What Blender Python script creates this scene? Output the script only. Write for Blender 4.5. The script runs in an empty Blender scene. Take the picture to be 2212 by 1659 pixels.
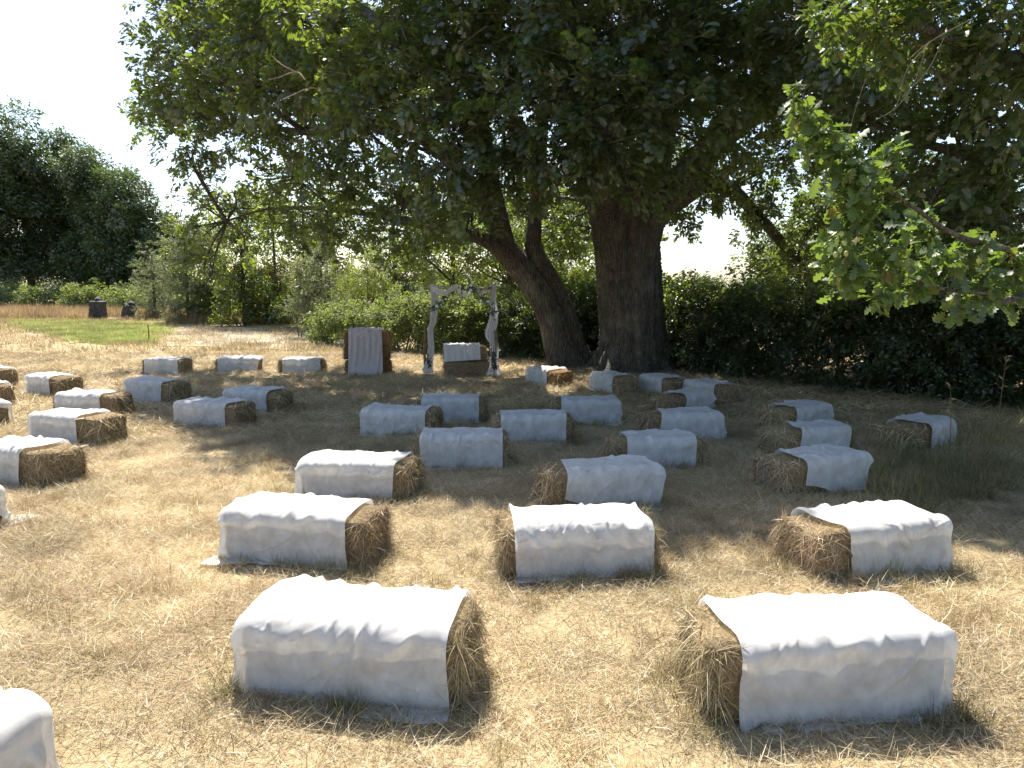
import bpy, math, random
import numpy as np
from mathutils import Vector, Matrix, Euler

# ------------------------------------------------------------------ camera, sky, sun, exposure
scene = bpy.context.scene
F, PCX, PCY = 1537.0, 1106.0, 829.5            # focal length and centre of the photograph in its own pixels (2212 wide)
PITCH, EYE = math.atan(204.5 / F), 1.85
SUN_EL, SUN_AZ = math.radians(55), math.radians(-18)   # azimuth measured from the view direction, negative = left

cam = bpy.data.cameras.new("camera")
cam.sensor_width = 36.0
cam.lens = 36.0 * F / 2212.0
cam.clip_start, cam.clip_end = 0.05, 3000
camo = bpy.data.objects.new("camera", cam)
scene.collection.objects.link(camo)
camo.location = (0, 0, EYE)
camo.rotation_euler = (math.pi / 2 - PITCH, 0, 0)
scene.camera = camo

world = bpy.data.worlds.new("World")
scene.world = world
world.use_nodes = True
wn = world.node_tree
sky = wn.nodes.new("ShaderNodeTexSky")
sky.sky_type = 'NISHITA'
sky.sun_disc = False
sky.sun_elevation = SUN_EL
sky.sun_rotation = SUN_AZ
sky.air_density, sky.dust_density, sky.ozone_density = 1.0, 1.3, 1.0
bg = wn.nodes["Background"]
bg.inputs[1].default_value = 0.10
wn.links.new(sky.outputs[0], bg.inputs[0])

sl = bpy.data.lights.new("sun", 'SUN')
sl.energy = 5.0
sl.angle = math.radians(0.55)
sl.color = (1.0, 0.94, 0.84)
so = bpy.data.objects.new("sun", sl)
scene.collection.objects.link(so)
sdir = Vector((math.sin(SUN_AZ) * math.cos(SUN_EL), math.cos(SUN_AZ) * math.cos(SUN_EL), math.sin(SUN_EL)))
so.rotation_euler = sdir.to_track_quat('Z', 'Y').to_euler()
so.location = sdir * 60

scene.view_settings.view_transform = 'Standard'
scene.view_settings.look = 'None'
scene.view_settings.gamma = 1
scene.view_settings.use_curve_mapping = False
scene.view_settings.exposure = 1.36
scene.cycles.max_bounces = 8
scene.cycles.transparent_max_bounces = 12
scene.cycles.transmission_bounces = 4
scene.cycles.diffuse_bounces = 4
scene.cycles.caustics_reflective = False
scene.cycles.caustics_refractive = False

# ------------------------------------------------------------------ helpers
rng = np.random.default_rng(7)
C = scene.collection


def gz(x, y):
    """height of the ground: nearly flat, rising a little in the distance, faint unevenness"""
    x = np.asarray(x, float); y = np.asarray(y, float)
    z = 0.014 * np.clip(y - 24, 0, 45)
    fade = np.clip((32 - y) / 12, 0, 1)
    z = z + fade * (0.018 * np.sin(1.7 * x + 0.6 * y) * np.sin(1.3 * y - 0.4 * x) + 0.012 * np.sin(3.9 * x - 1.1) * np.sin(4.3 * y + 0.7)) - 0.03 * fade
    return z


def P(px, py, Y):
    """point at distance Y along the view whose picture lands at photograph pixel (px, py)"""
    u = (px - PCX) / F; v = (PCY - py) / F
    d = np.array([u, math.cos(PITCH) + v * math.sin(PITCH), -math.sin(PITCH) + v * math.cos(PITCH)])
    p = d * (Y / d[1]); p[2] += EYE
    return p


def G(px, py):
    """point of the ground seen at photograph pixel (px, py)"""
    u = (px - PCX) / F; v = (PCY - py) / F
    d = np.array([u, math.cos(PITCH) + v * math.sin(PITCH), -math.sin(PITCH) + v * math.cos(PITCH)])
    z = 0.0
    for _ in range(30):
        t = (EYE - z) / max(-d[2], 1e-4)
        z = float(gz(d[0] * t, d[1] * t))
    return np.array([d[0] * t, d[1] * t, z])


def nrmz(a):
    return a / np.maximum(np.linalg.norm(a, axis=-1, keepdims=True), 1e-9)


def mesh_np(name, V, Q, mats=(), midx=None, smooth=True):
    V = np.asarray(V, np.float32).reshape(-1, 3); Q = np.asarray(Q, np.int32)
    k = Q.shape[1]
    me = bpy.data.meshes.new(name)
    me.vertices.add(len(V)); me.vertices.foreach_set("co", V.ravel())
    me.loops.add(Q.size); me.loops.foreach_set("vertex_index", Q.ravel())
    me.polygons.add(len(Q))
    me.polygons.foreach_set("loop_start", np.arange(len(Q), dtype=np.int32) * k)
    me.polygons.foreach_set("loop_total", np.full(len(Q), k, np.int32))
    if midx is not None:
        me.polygons.foreach_set("material_index", np.asarray(midx, np.int32))
    me.polygons.foreach_set("use_smooth", np.full(len(Q), smooth, bool))
    for m in mats: me.materials.append(m)
    me.update(calc_edges=True)
    return me


def link(name, me, parent=None, kind=None):
    o = bpy.data.objects.new(name, me)
    C.objects.link(o)
    if parent is not None: o.parent = parent
    if kind: o["kind"] = kind
    return o


def thing(name, label, cat, loc=(0, 0, 0), rz=0.0, group=None):
    o = bpy.data.objects.new(name, None)
    o.empty_display_size = 0.2
    C.objects.link(o)
    o.location = loc; o.rotation_euler = (0, 0, rz)
    o["label"] = label; o["category"] = cat
    if group: o["group"] = group
    return o


def tag(o, label, cat, group=None):
    o["label"] = label; o["category"] = cat
    if group: o["group"] = group
    return o


def cat_geo(parts):
    Vs, Qs, Ms, off = [], [], [], 0
    for V, Q, m in parts:
        Vs.append(V); Qs.append(Q + off); Ms.append(np.full(len(Q), m)); off += len(V)
    return np.concatenate(Vs), np.concatenate(Qs), np.concatenate(Ms)


def tube(pts, rad, seg=10, ridge=0.0, nr=0, seed=0, sub=6):
    """tapered tube through pts, resampled smoothly; ridge gives bark furrows as real relief"""
    pts = np.asarray(pts, float); rad = np.asarray(rad, float)
    n = len(pts)
    t = np.linspace(0, n - 1, (n - 1) * sub + 1)
    i = np.clip(t.astype(int), 0, n - 2); f = (t - i)[:, None]
    pm = np.vstack([2 * pts[0] - pts[1], pts, 2 * pts[-1] - pts[-2]])
    p0, p1, p2, p3 = pm[i], pm[i + 1], pm[i + 2], pm[i + 3]
    c = 0.5 * (2 * p1 + (p2 - p0) * f + (2 * p0 - 5 * p1 + 4 * p2 - p3) * f ** 2 + (3 * p1 - p0 - 3 * p2 + p3) * f ** 3)
    r = np.interp(t, np.arange(n), rad)
    tan = nrmz(np.gradient(c, axis=0))
    ref = np.array([0.31, -0.93, 0.2]); ref = ref / np.linalg.norm(ref)
    a = nrmz(np.cross(tan, ref) + 1e-6); b = np.cross(tan, a)
    th = np.linspace(0, 2 * np.pi, seg, endpoint=False)
    rr = r[:, None] * np.ones(seg)[None]
    if ridge:
        ln = np.concatenate([[0], np.cumsum(np.linalg.norm(np.diff(c, axis=0), axis=1))])[:, None]
        g = np.random.default_rng(seed)
        for k in range(9):
            fr = g.integers(3, 24); ph = g.random() * 6.28; tw = g.normal() * 0.5
            rr = rr * (1 + ridge * g.random() * (1.4 if fr < 8 else 0.7) * np.sin(fr * th[None] + ph + tw * np.sin(ln * g.uniform(1, 3)) + ln * g.normal() * 0.3))
        rr = rr * (1 + 0.35 * ridge * g.normal(size=rr.shape))
    V = c[:, None] + rr[..., None] * (np.cos(th)[None, :, None] * a[:, None] + np.sin(th)[None, :, None] * b[:, None])
    m = len(c)
    I, J = np.meshgrid(np.arange(m - 1), np.arange(seg), indexing='ij')
    J2 = (J + 1) % seg
    Q = np.stack([I * seg + J, I * seg + J2, (I + 1) * seg + J2, (I + 1) * seg + J], -1).reshape(-1, 4)
    return V.reshape(-1, 3), Q


LOBED = np.array([[0, .02], [.12, .04], [.24, .18], [.33, .08], [.46, .29], [.56, .11], [.68, .34], [.78, .15], [.88, .24], [1.0, .06]])
LOBE7 = np.array([[0, .03], [.22, .17], [.33, .10], [.5, .29], [.6, .17], [.8, .30], [1.0, .05]])
OVAL5 = np.array([[0, .03], [.25, .22], [.55, .28], [.8, .17], [1.0, .02]])
OVAL3 = np.array([[0, .05], [.5, .27], [1.0, .04]])
LANCE3 = np.array([[0, .04], [.45, .13], [1.0, .02]])


def leaf_geo(o, d, n, s, st, fold=0.25, droop=0.18):
    o = np.asarray(o, float); d = nrmz(np.asarray(d, float)); n = np.asarray(n, float)
    side = nrmz(np.cross(n, d)); n = np.cross(d, side)
    s = np.asarray(s, float).reshape(-1, 1, 1)
    t = st[:, 0][None, :, None]; w = st[:, 1][None, :, None]
    c = o[:, None] + d[:, None] * s * t - n[:, None] * s * droop * t ** 2
    up = n[:, None] * s * fold * w
    L = c + side[:, None] * s * w + up; R = c - side[:, None] * s * w + up
    N, S = len(o), len(st)
    V = np.stack([L, c, R], 2).reshape(-1, 3)
    b = (np.arange(N) * S * 3)[:, None] + (np.arange(S - 1) * 3)[None]
    q1 = np.stack([b, b + 1, b + 4, b + 3], -1); q2 = np.stack([b + 1, b + 2, b + 5, b + 4], -1)
    return V, np.concatenate([q1, q2], 1).reshape(-1, 4)


def spray(g, n, leaf, twig, st, spread=1.0, up=0.8):
    """a leafy twig lying along +X"""
    t = g.random(n) ** 0.7
    o = np.stack([t * twig, g.normal(size=n) * twig * 0.16 * spread, g.normal(size=n) * twig * 0.16 * spread], 1)
    a = g.uniform(-1.7, 1.7, n)
    d = np.stack([np.cos(a) + 0.25, np.sin(a), g.normal(size=n) * 0.45 - 0.1], 1)
    nn = np.stack([g.normal(size=n) * 0.55, g.normal(size=n) * 0.55, np.full(n, up)], 1)
    V, Q = leaf_geo(o, d, nn, leaf * g.uniform(0.65, 1.2, n), st, fold=g.uniform(.1, .4), droop=g.uniform(.05, .3))
    tp = np.array([[-twig * 0.5, 0, 0.02 * twig], [0.3 * twig, 0.03 * twig, 0], [twig, 0, -0.03 * twig]])
    tv, tq = tube(tp, [0.011 * twig + .002, 0.008 * twig + .0015, 0.003], 3, sub=2)
    return cat_geo([(V, Q, 0), (tv, tq, 1)])


def instancer(name, srcs, pts, rot, scl, mats, parent=None, kind="stuff"):
    """one object that holds its own source tufts and sets them out on its points (geometry nodes)"""
    pts = np.asarray(pts, float); N = len(pts)
    Vs, Qs, Ms, src, off = [pts], [], [], [np.zeros(N, int)], N
    for k, (V, Q, M) in enumerate(srcs):
        Vs.append(V); Qs.append(Q + off); Ms.append(M); src.append(np.full(len(V), k + 1)); off += len(V)
    me = mesh_np(name, np.concatenate(Vs), np.concatenate(Qs), mats, np.concatenate(Ms), smooth=True)
    src = np.concatenate(src); tot = len(src)

    def attr(nm, tp, key, data, fill):
        a = me.attributes.new(nm, tp, 'POINT')
        full = np.zeros((tot,) + np.shape(data)[1:], np.float32 if tp != 'INT' else np.int32) + fill
        full[:N] = data
        a.data.foreach_set(key, full.ravel())
    attr("src", 'INT', "value", src[:N], 0)
    me.attributes["src"].data.foreach_set("value", src.astype(np.int32))
    attr("rot", 'FLOAT_VECTOR', "vector", np.asarray(rot, np.float32), 0)
    attr("scl", 'FLOAT', "value", np.asarray(scl, np.float32), 1)
    attr("pick", 'INT', "value", rng.integers(0, len(srcs), N), 0)
    o = link(name, me, parent, kind)
    ng = bpy.data.node_groups.new(name + "_scatter", 'GeometryNodeTree')
    ng.interface.new_socket("Geometry", in_out='INPUT', socket_type='NodeSocketGeometry')
    ng.interface.new_socket("Geometry", in_out='OUTPUT', socket_type='NodeSocketGeometry')
    nd = ng.nodes; lk = ng.links
    gi = nd.new('NodeGroupInput'); go = nd.new('NodeGroupOutput')

    def named(nm, tp):
        a = nd.new('GeometryNodeInputNamedAttribute'); a.data_type = tp; a.inputs[0].default_value = nm
        return a.outputs[0]
    s = named("src", 'INT')

    def sep(k):
        c = nd.new('FunctionNodeCompare'); c.data_type = 'INT'; c.operation = 'EQUAL'
        ins = [i for i in c.inputs if i.enabled]
        lk.new(s, ins[0]); ins[1].default_value = k
        sp = nd.new('GeometryNodeSeparateGeometry'); sp.domain = 'POINT'
        lk.new(gi.outputs[0], sp.inputs[0]); lk.new(c.outputs[0], sp.inputs[1])
        return sp.outputs[0]
    jn = nd.new('GeometryNodeJoinGeometry')
    for k in range(len(srcs)):
        gt = nd.new('GeometryNodeGeometryToInstance')
        lk.new(sep(k + 1), gt.inputs[0]); lk.new(gt.outputs[0], jn.inputs[0])
    ip = nd.new('GeometryNodeInstanceOnPoints')
    lk.new(sep(0), ip.inputs['Points']); lk.new(jn.outputs[0], ip.inputs['Instance'])
    ip.inputs['Pick Instance'].default_value = True
    lk.new(named("pick", 'INT'), ip.inputs['Instance Index'])
    er = nd.new('FunctionNodeEulerToRotation')
    lk.new(named("rot", 'FLOAT_VECTOR'), er.inputs[0]); lk.new(er.outputs[0], ip.inputs['Rotation'])
    lk.new(named("scl", 'FLOAT'), ip.inputs['Scale'])
    lk.new(ip.outputs[0], go.inputs[0])
    md = o.modifiers.new("scatter", 'NODES'); md.node_group = ng
    return o


# ------------------------------------------------------------------ materials
def new_mat(name):
    m = bpy.data.materials.new(name); m.use_nodes = True
    nt = m.node_tree; nt.nodes.clear()
    out = nt.nodes.new("ShaderNodeOutputMaterial")
    return m, nt, out


def nd_(nt, tp, **kw):
    n = nt.nodes.new(tp)
    for k, v in kw.items(): setattr(n, k, v)
    return n


def ramp(nt, fac, stops):
    r = nd_(nt, "ShaderNodeValToRGB")
    e = r.color_ramp.elements
    while len(e) > 1: e.remove(e[-1])
    for i, (p, c) in enumerate(stops):
        x = e[0] if i == 0 else e.new(p)
        x.position = p; x.color = (*c, 1)
    nt.links.new(fac, r.inputs[0])
    return r.outputs[0]


def hsv(nt, col, val=None, hue=None, sat=None):
    h = nd_(nt, "ShaderNodeHueSaturation")
    nt.links.new(col, h.inputs['Color'])
    for s, k in ((val, 'Value'), (hue, 'Hue'), (sat, 'Saturation')):
        if s is not None: nt.links.new(s, h.inputs[k])
    return h.outputs[0]


def mrange(nt, v, a, b, lo=0.0, hi=1.0):
    m = nd_(nt, "ShaderNodeMapRange")
    nt.links.new(v, m.inputs[0])
    m.inputs[1].default_value, m.inputs[2].default_value = lo, hi
    m.inputs[3].default_value, m.inputs[4].default_value = a, b
    return m.outputs[0]


def mixc(nt, f, a, b, mode='MIX'):
    m = nd_(nt, "ShaderNodeMix", data_type='RGBA', blend_type=mode)
    if isinstance(f, (int, float)): m.inputs[0].default_value = f
    else: nt.links.new(f, m.inputs[0])
    for s, i in ((a, 6), (b, 7)):
        if isinstance(s, tuple): m.inputs[i].default_value = (*s, 1)
        else: nt.links.new(s, m.inputs[i])
    return m.outputs[2]


def noise(nt, scale, detail=3, vec=None, rough=.55):
    n = nd_(nt, "ShaderNodeTexNoise"); n.inputs['Scale'].default_value = scale
    n.inputs['Detail'].default_value = detail; n.inputs['Roughness'].default_value = rough
    if vec is not None: nt.links.new(vec, n.inputs['Vector'])
    return n.outputs['Fac']


def leaf_mat(name, stops, trans, tw=0.42, gloss=0.08, rough=0.45):
    """leaf blades: coloured by leaf, let the sun through, faint waxy sheen"""
    m, nt, out = new_mat(name)
    geo = nd_(nt, "ShaderNodeNewGeometry"); oi = nd_(nt, "ShaderNodeObjectInfo")
    col = ramp(nt, geo.outputs['Random Per Island'], stops)
    big = noise(nt, 0.9, 2, geo.outputs['Position'])
    col = hsv(nt, col, val=mrange(nt, oi.outputs['Random'], 0.75, 1.25))
    col = hsv(nt, col, val=mrange(nt, big, 0.7, 1.3, .3, .7))
    tc = mixc(nt, 0.55, col, trans, 'MIX')
    d = nd_(nt, "ShaderNodeBsdfDiffuse"); t = nd_(nt, "ShaderNodeBsdfTranslucent")
    nt.links.new(col, d.inputs[0]); nt.links.new(tc, t.inputs[0])
    mx = nd_(nt, "ShaderNodeMixShader"); mx.inputs[0].default_value = tw
    nt.links.new(d.outputs[0], mx.inputs[1]); nt.links.new(t.outputs[0], mx.inputs[2])
    gl = nd_(nt, "ShaderNodeBsdfGlossy"); gl.inputs['Roughness'].default_value = rough
    m2 = nd_(nt, "ShaderNodeMixShader"); m2.inputs[0].default_value = gloss
    nt.links.new(mx.outputs[0], m2.inputs[1]); nt.links.new(gl.outputs[0], m2.inputs[2])
    nt.links.new(m2.outputs[0], out.inputs[0])
    return m


def bark_mat(name, c0, c1, c2, sc=1.0):
    m, nt, out = new_mat(name)
    tc = nd_(nt, "ShaderNodeTexCoord")
    mp = nd_(nt, "ShaderNodeMapping"); mp.inputs['Scale'].default_value = (9 * sc, 9 * sc, 1.6 * sc)
    nt.links.new(tc.outputs['Object'], mp.inputs[0])
    vo = nd_(nt, "ShaderNodeTexVoronoi", feature='DISTANCE_TO_EDGE'); vo.inputs['Scale'].default_value = 2.2
    nt.links.new(mp.outputs[0], vo.inputs['Vector'])
    n1 = noise(nt, 3.0, 6, mp.outputs[0]); n2 = noise(nt, 1.1, 3, tc.outputs['Object'])
    col = ramp(nt, n1, [(.3, c0), (.55, c1), (.75, c2)])
    col = mixc(nt, mrange(nt, noise(nt, 1.7, 6, tc.outputs['Object'], .7), 0, .75, .50, .66), col, (0.21, 0.205, 0.15))
    col = mixc(nt, mrange(nt, n2, 0, .6, .5, .7), col, (0.06, 0.062, 0.035))
    b = nd_(nt, "ShaderNodeBsdfPrincipled"); b.inputs['Roughness'].default_value = .9
    nt.links.new(col, b.inputs['Base Color'])
    bp = nd_(nt, "ShaderNodeBump"); bp.inputs['Strength'].default_value = .9; bp.inputs['Distance'].default_value = .05
    ad = nd_(nt, "ShaderNodeMath", operation='ADD')
    nt.links.new(mrange(nt, vo.outputs[0], 0, 1, 0, .25), ad.inputs[0]); nt.links.new(n1, ad.inputs[1])
    nt.links.new(ad.outputs[0], bp.inputs['Height']); nt.links.new(bp.outputs[0], b.inputs['Normal'])
    nt.links.new(b.outputs[0], out.inputs[0])
    return m


def straw_mat(name, stops, tw=0.25, patch=None):
    m, nt, out = new_mat(name)
    geo = nd_(nt, "ShaderNodeNewGeometry"); oi = nd_(nt, "ShaderNodeObjectInfo")
    col = ramp(nt, geo.outputs['Random Per Island'], stops)
    big = noise(nt, 0.55, 4, geo.outputs['Position'], .65)
    col = hsv(nt, col, val=mrange(nt, big, 0.62, 1.22, .34, .66), hue=mrange(nt, oi.outputs['Random'], .482, .508))
    if patch:
        col = mixc(nt, mrange(nt, noise(nt, 0.8, 3, geo.outputs['Position']), 0, .55, .56, .7), col, patch)
    d = nd_(nt, "ShaderNodeBsdfDiffuse"); t = nd_(nt, "ShaderNodeBsdfTranslucent")
    nt.links.new(col, d.inputs[0]); nt.links.new(col, t.inputs[0])
    mx = nd_(nt, "ShaderNodeMixShader"); mx.inputs[0].default_value = tw
    nt.links.new(d.outputs[0], mx.inputs[1]); nt.links.new(t.outputs[0], mx.inputs[2])
    gl = nd_(nt, "ShaderNodeBsdfGlossy"); gl.inputs['Roughness'].default_value = .45
    m2 = nd_(nt, "ShaderNodeMixShader"); m2.inputs[0].default_value = .04
    nt.links.new(mx.outputs[0], m2.inputs[1]); nt.links.new(gl.outputs[0], m2.inputs[2])
    nt.links.new(m2.outputs[0], out.inputs[0])
    return m


def soil_mat(name, stops, sc=1.0, bump=.6, worn=None):
    m, nt, out = new_mat(name)
    geo = nd_(nt, "ShaderNodeNewGeometry")
    a = noise(nt, 45 * sc, 6, geo.outputs['Position'], .7); b_ = noise(nt, 0.45, 4, geo.outputs['Position'], .6)
    mp = nd_(nt, "ShaderNodeMapping"); mp.inputs['Scale'].default_value = (90 * sc, 25 * sc, 30); mp.inputs['Rotation'].default_value = (0, 0, .7)
    nt.links.new(geo.outputs['Position'], mp.inputs[0])
    c_ = noise(nt, 1.0, 3, mp.outputs[0])
    s = nd_(nt, "ShaderNodeMath", operation='ADD'); nt.links.new(a, s.inputs[0]); nt.links.new(c_, s.inputs[1])
    col = ramp(nt, mrange(nt, s.outputs[0], 0, 1, .6, 1.4), stops)
    col = hsv(nt, col, val=mrange(nt, b_, .75, 1.25, .3, .7))
    if worn:       # the patch thins out into the dry grass round it
        at = nd_(nt, "ShaderNodeAttribute", attribute_name="border")
        ad = nd_(nt, "ShaderNodeMath", operation='ADD'); nt.links.new(at.outputs['Fac'], ad.inputs[0])
        nt.links.new(mrange(nt, noise(nt, .9, 5, geo.outputs['Position'], .65), -.45, .45, .25, .75), ad.inputs[1])
        col = mixc(nt, mrange(nt, ad.outputs[0], 0, 1, .0, .5), worn, col)
    p = nd_(nt, "ShaderNodeBsdfPrincipled"); p.inputs['Roughness'].default_value = .95
    p.inputs['Specular IOR Level'].default_value = .1
    nt.links.new(col, p.inputs['Base Color'])
    bp = nd_(nt, "ShaderNodeBump"); bp.inputs['Strength'].default_value = bump; bp.inputs['Distance'].default_value = .02
    nt.links.new(s.outputs[0], bp.inputs['Height']); nt.links.new(bp.outputs[0], p.inputs['Normal'])
    nt.links.new(p.outputs[0], out.inputs[0])
    return m


def cloth_mat(name, col=(.79, .785, .77), thin=.25):
    """thin non-woven fleece: lets some light and a little of the hay behind it through"""
    m, nt, out = new_mat(name)
    tc = nd_(nt, "ShaderNodeTexCoord")
    n1 = noise(nt, 9, 4, tc.outputs['Object'], .6); n2 = noise(nt, 160, 3, tc.outputs['Object'])
    c = mixc(nt, mrange(nt, n2, 0, 1, .3, .7), tuple(x * .93 for x in col), col)
    d = nd_(nt, "ShaderNodeBsdfDiffuse"); t = nd_(nt, "ShaderNodeBsdfTranslucent"); tr = nd_(nt, "ShaderNodeBsdfTransparent")
    nt.links.new(c, d.inputs[0]); nt.links.new(c, t.inputs[0])
    bp = nd_(nt, "ShaderNodeBump"); bp.inputs['Strength'].default_value = .12; bp.inputs['Distance'].default_value = .004
    nt.links.new(n2, bp.inputs['Height']); nt.links.new(bp.outputs[0], d.inputs['Normal'])
    mx = nd_(nt, "ShaderNodeMixShader"); mx.inputs[0].default_value = .24
    nt.links.new(d.outputs[0], mx.inputs[1]); nt.links.new(t.outputs[0], mx.inputs[2])
    m2 = nd_(nt, "ShaderNodeMixShader")
    nt.links.new(mrange(nt, n1, thin * .6, thin * 1.5, .34, .66), m2.inputs[0])
    nt.links.new(mx.outputs[0], m2.inputs[1]); nt.links.new(tr.outputs[0], m2.inputs[2])
    nt.links.new(m2.outputs[0], out.inputs[0])
    return m


def plain_mat(name, col, rough=.8, var=.25, sc=12):
    m, nt, out = new_mat(name)
    tc = nd_(nt, "ShaderNodeTexCoord")
    n1 = noise(nt, sc, 5, tc.outputs['Object'])
    c = mixc(nt, mrange(nt, n1, 0, 1, .3, .7), tuple(x * (1 - var) for x in col), tuple(min(1, x * (1 + var)) for x in col))
    b = nd_(nt, "ShaderNodeBsdfPrincipled"); b.inputs['Roughness'].default_value = rough
    nt.links.new(c, b.inputs['Base Color'])
    bp = nd_(nt, "ShaderNodeBump"); bp.inputs['Strength'].default_value = .4; bp.inputs['Distance'].default_value = .01
    nt.links.new(n1, bp.inputs['Height']); nt.links.new(bp.outputs[0], b.inputs['Normal'])
    nt.links.new(b.outputs[0], out.inputs[0])
    return m


M = {}
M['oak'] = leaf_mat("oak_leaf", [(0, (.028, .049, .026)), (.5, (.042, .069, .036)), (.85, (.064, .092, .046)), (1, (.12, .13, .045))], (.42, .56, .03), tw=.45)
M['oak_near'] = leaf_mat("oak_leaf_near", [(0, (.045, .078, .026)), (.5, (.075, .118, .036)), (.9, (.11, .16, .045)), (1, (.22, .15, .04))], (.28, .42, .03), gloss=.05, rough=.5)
M['far'] = leaf_mat("far_leaf", [(0, (.05, .082, .036)), (.6, (.08, .12, .046)), (1, (.12, .16, .052))], (.16, .26, .03), tw=.3)
M['mid'] = leaf_mat("airy_leaf", [(0, (.05, .08, .022)), (.6, (.075, .11, .028)), (1, (.11, .14, .035))], (.50, .62, .04), tw=.52)
M['willow'] = leaf_mat("willow_leaf", [(0, (.12, .15, .075)), (.6, (.17, .20, .10)), (1, (.22, .25, .13))], (.36, .42, .12))
M['bright'] = leaf_mat("bright_leaf", [(0, (.13, .19, .035)), (.6, (.19, .26, .045)), (1, (.27, .32, .07))], (.48, .58, .05))
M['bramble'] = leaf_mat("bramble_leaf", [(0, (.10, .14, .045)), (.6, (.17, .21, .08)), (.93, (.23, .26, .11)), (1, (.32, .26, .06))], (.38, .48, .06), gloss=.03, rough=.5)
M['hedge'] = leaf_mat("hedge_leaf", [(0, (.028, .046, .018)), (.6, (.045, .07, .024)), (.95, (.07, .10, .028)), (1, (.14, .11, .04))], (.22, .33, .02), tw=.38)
M['rust'] = leaf_mat("dead_leaf", [(0, (.14, .06, .025)), (.6, (.22, .09, .035)), (1, (.30, .15, .06))], (.35, .14, .04))
M['bark'] = bark_mat("oak_bark", (.042, .036, .03), (.11, .095, .078), (.20, .175, .145))
M['twig'] = plain_mat("twig_bark", (.12, .095, .065), .9)
M['birch'] = plain_mat("birch_bark", (.42, .33, .26), .8, .55, 14)
M['stake'] = plain_mat("stake_wood", (.20, .13, .07), .85, .3)
M['stump'] = plain_mat("stump_wood", (.045, .043, .045), .85, .6, 9)
M['soil'] = soil_mat("dry_thatch", [(0, (.18, .13, .07)), (.5, (.34, .265, .15)), (1, (.52, .43, .27))])
M['mown'] = soil_mat("mown_stubble", [(0, (.42, .35, .25)), (.5, (.55, .48, .36)), (1, (.64, .57, .45))], .7, worn=(.42, .33, .19))
M['lawn'] = soil_mat("green_turf", [(0, (.26, .31, .08)), (.5, (.36, .40, .12)), (1, (.46, .48, .19))], .8, worn=(.42, .34, .19))
M['straw'] = straw_mat("dry_straw", [(0, (.28, .20, .105)), (.35, (.48, .38, .205)), (.75, (.62, .525, .32)), (1, (.75, .68, .50))])
M['tuft'] = straw_mat("dry_tuft", [(0, (.22, .165, .07)), (.4, (.42, .325, .16)), (.8, (.55, .45, .24)), (1, (.32, .31, .12))], .35)
M['green'] = straw_mat("green_blade", [(0, (.12, .13, .04)), (.4, (.22, .21, .075)), (.7, (.36, .30, .12)), (1, (.48, .39, .19))], .4)
M['lawnblade'] = straw_mat("lawn_blade", [(0, (.24, .31, .07)), (.5, (.35, .42, .11)), (.8, (.45, .46, .18)), (1, (.54, .49, .25))], .4)
M['pale'] = straw_mat('pale_stubble', [(0, (.42, .36, .26)), (.6, (.58, .52, .39)), (1, (.70, .64, .52))])
M['brown'] = straw_mat("brown_grass", [(0, (.28, .19, .085)), (.6, (.44, .32, .155)), (1, (.55, .43, .23))], .35)
M['hay'] = straw_mat("hay_strand", [(0, (.19, .13, .068)), (.4, (.38, .285, .155)), (.8, (.55, .445, .265)), (1, (.70, .61, .42))], .2)
M['haybody'] = soil_mat("pressed_hay", [(0, (.10, .066, .036)), (.5, (.26, .19, .105)), (1, (.44, .345, .21))], 1.0, 1.0)
M['hayred'] = soil_mat("pressed_hay_reddish", [(0, (.10, .045, .015)), (.5, (.22, .125, .05)), (1, (.38, .24, .11))], 1.0, 1.0)
M['haystrandred'] = straw_mat("hay_strand_reddish", [(0, (.18, .09, .035)), (.5, (.33, .19, .075)), (1, (.50, .34, .16))], .2)
M['cloth'] = cloth_mat("white_fleece")
M['drape'] = cloth_mat("white_drape_fabric", (.76, .75, .74), .05)
M['pink'] = cloth_mat("blush_fleece", (.70, .62, .60), .10)
M['flower'] = plain_mat("white_petal", (.75, .72, .70), .6, .1)
M['sage'] = leaf_mat("garland_leaf", [(0, (.07, .10, .06)), (.6, (.12, .16, .09)), (1, (.2, .22, .13))], (.2, .3, .08))
M['dark_leaf'] = leaf_mat("garland_dark_leaf", [(0, (.02, .03, .015)), (1, (.05, .06, .03))], (.1, .12, .03))
M['red'] = plain_mat("red_cloth", (.42, .05, .05), .8, .15)
M['twine'] = plain_mat("blue_twine", (.03, .20, .28), .7, .1)
M['acorn'] = plain_mat("green_acorn", (.24, .27, .08), .5, .2)

# ------------------------------------------------------------------ ground
def geom_axis(lo, hi, fine_lo, fine_hi, step, grow=1.12):
    a = list(np.arange(fine_lo, fine_hi + 1e-6, step))
    s, x = step, fine_hi
    while x < hi:
        s *= grow; x += s; a.append(min(x, hi))
    s, x = step, fine_lo
    while x > lo:
        s *= grow; x -= s; a.insert(0, max(x, lo))
    return np.array(a)


def grid_mesh(X, Y, Z):
    n, m = X.shape
    V = np.stack([X, Y, Z], -1).reshape(-1, 3)
    I, J = np.meshgrid(np.arange(n - 1), np.arange(m - 1), indexing='ij')
    b = I * m + J
    return V, np.stack([b, b + m, b + m + 1, b + 1], -1).reshape(-1, 4)


ax = geom_axis(-900, 900, -13, 11, .22); ay = geom_axis(-300, 1500, -1, 20, .22)
X, Y = np.meshgrid(ax, ay, indexing='ij')
V, Q = grid_mesh(X, Y, gz(X, Y))
link("ground", mesh_np("ground", V, Q, [M['soil']]), kind="structure")


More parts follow.
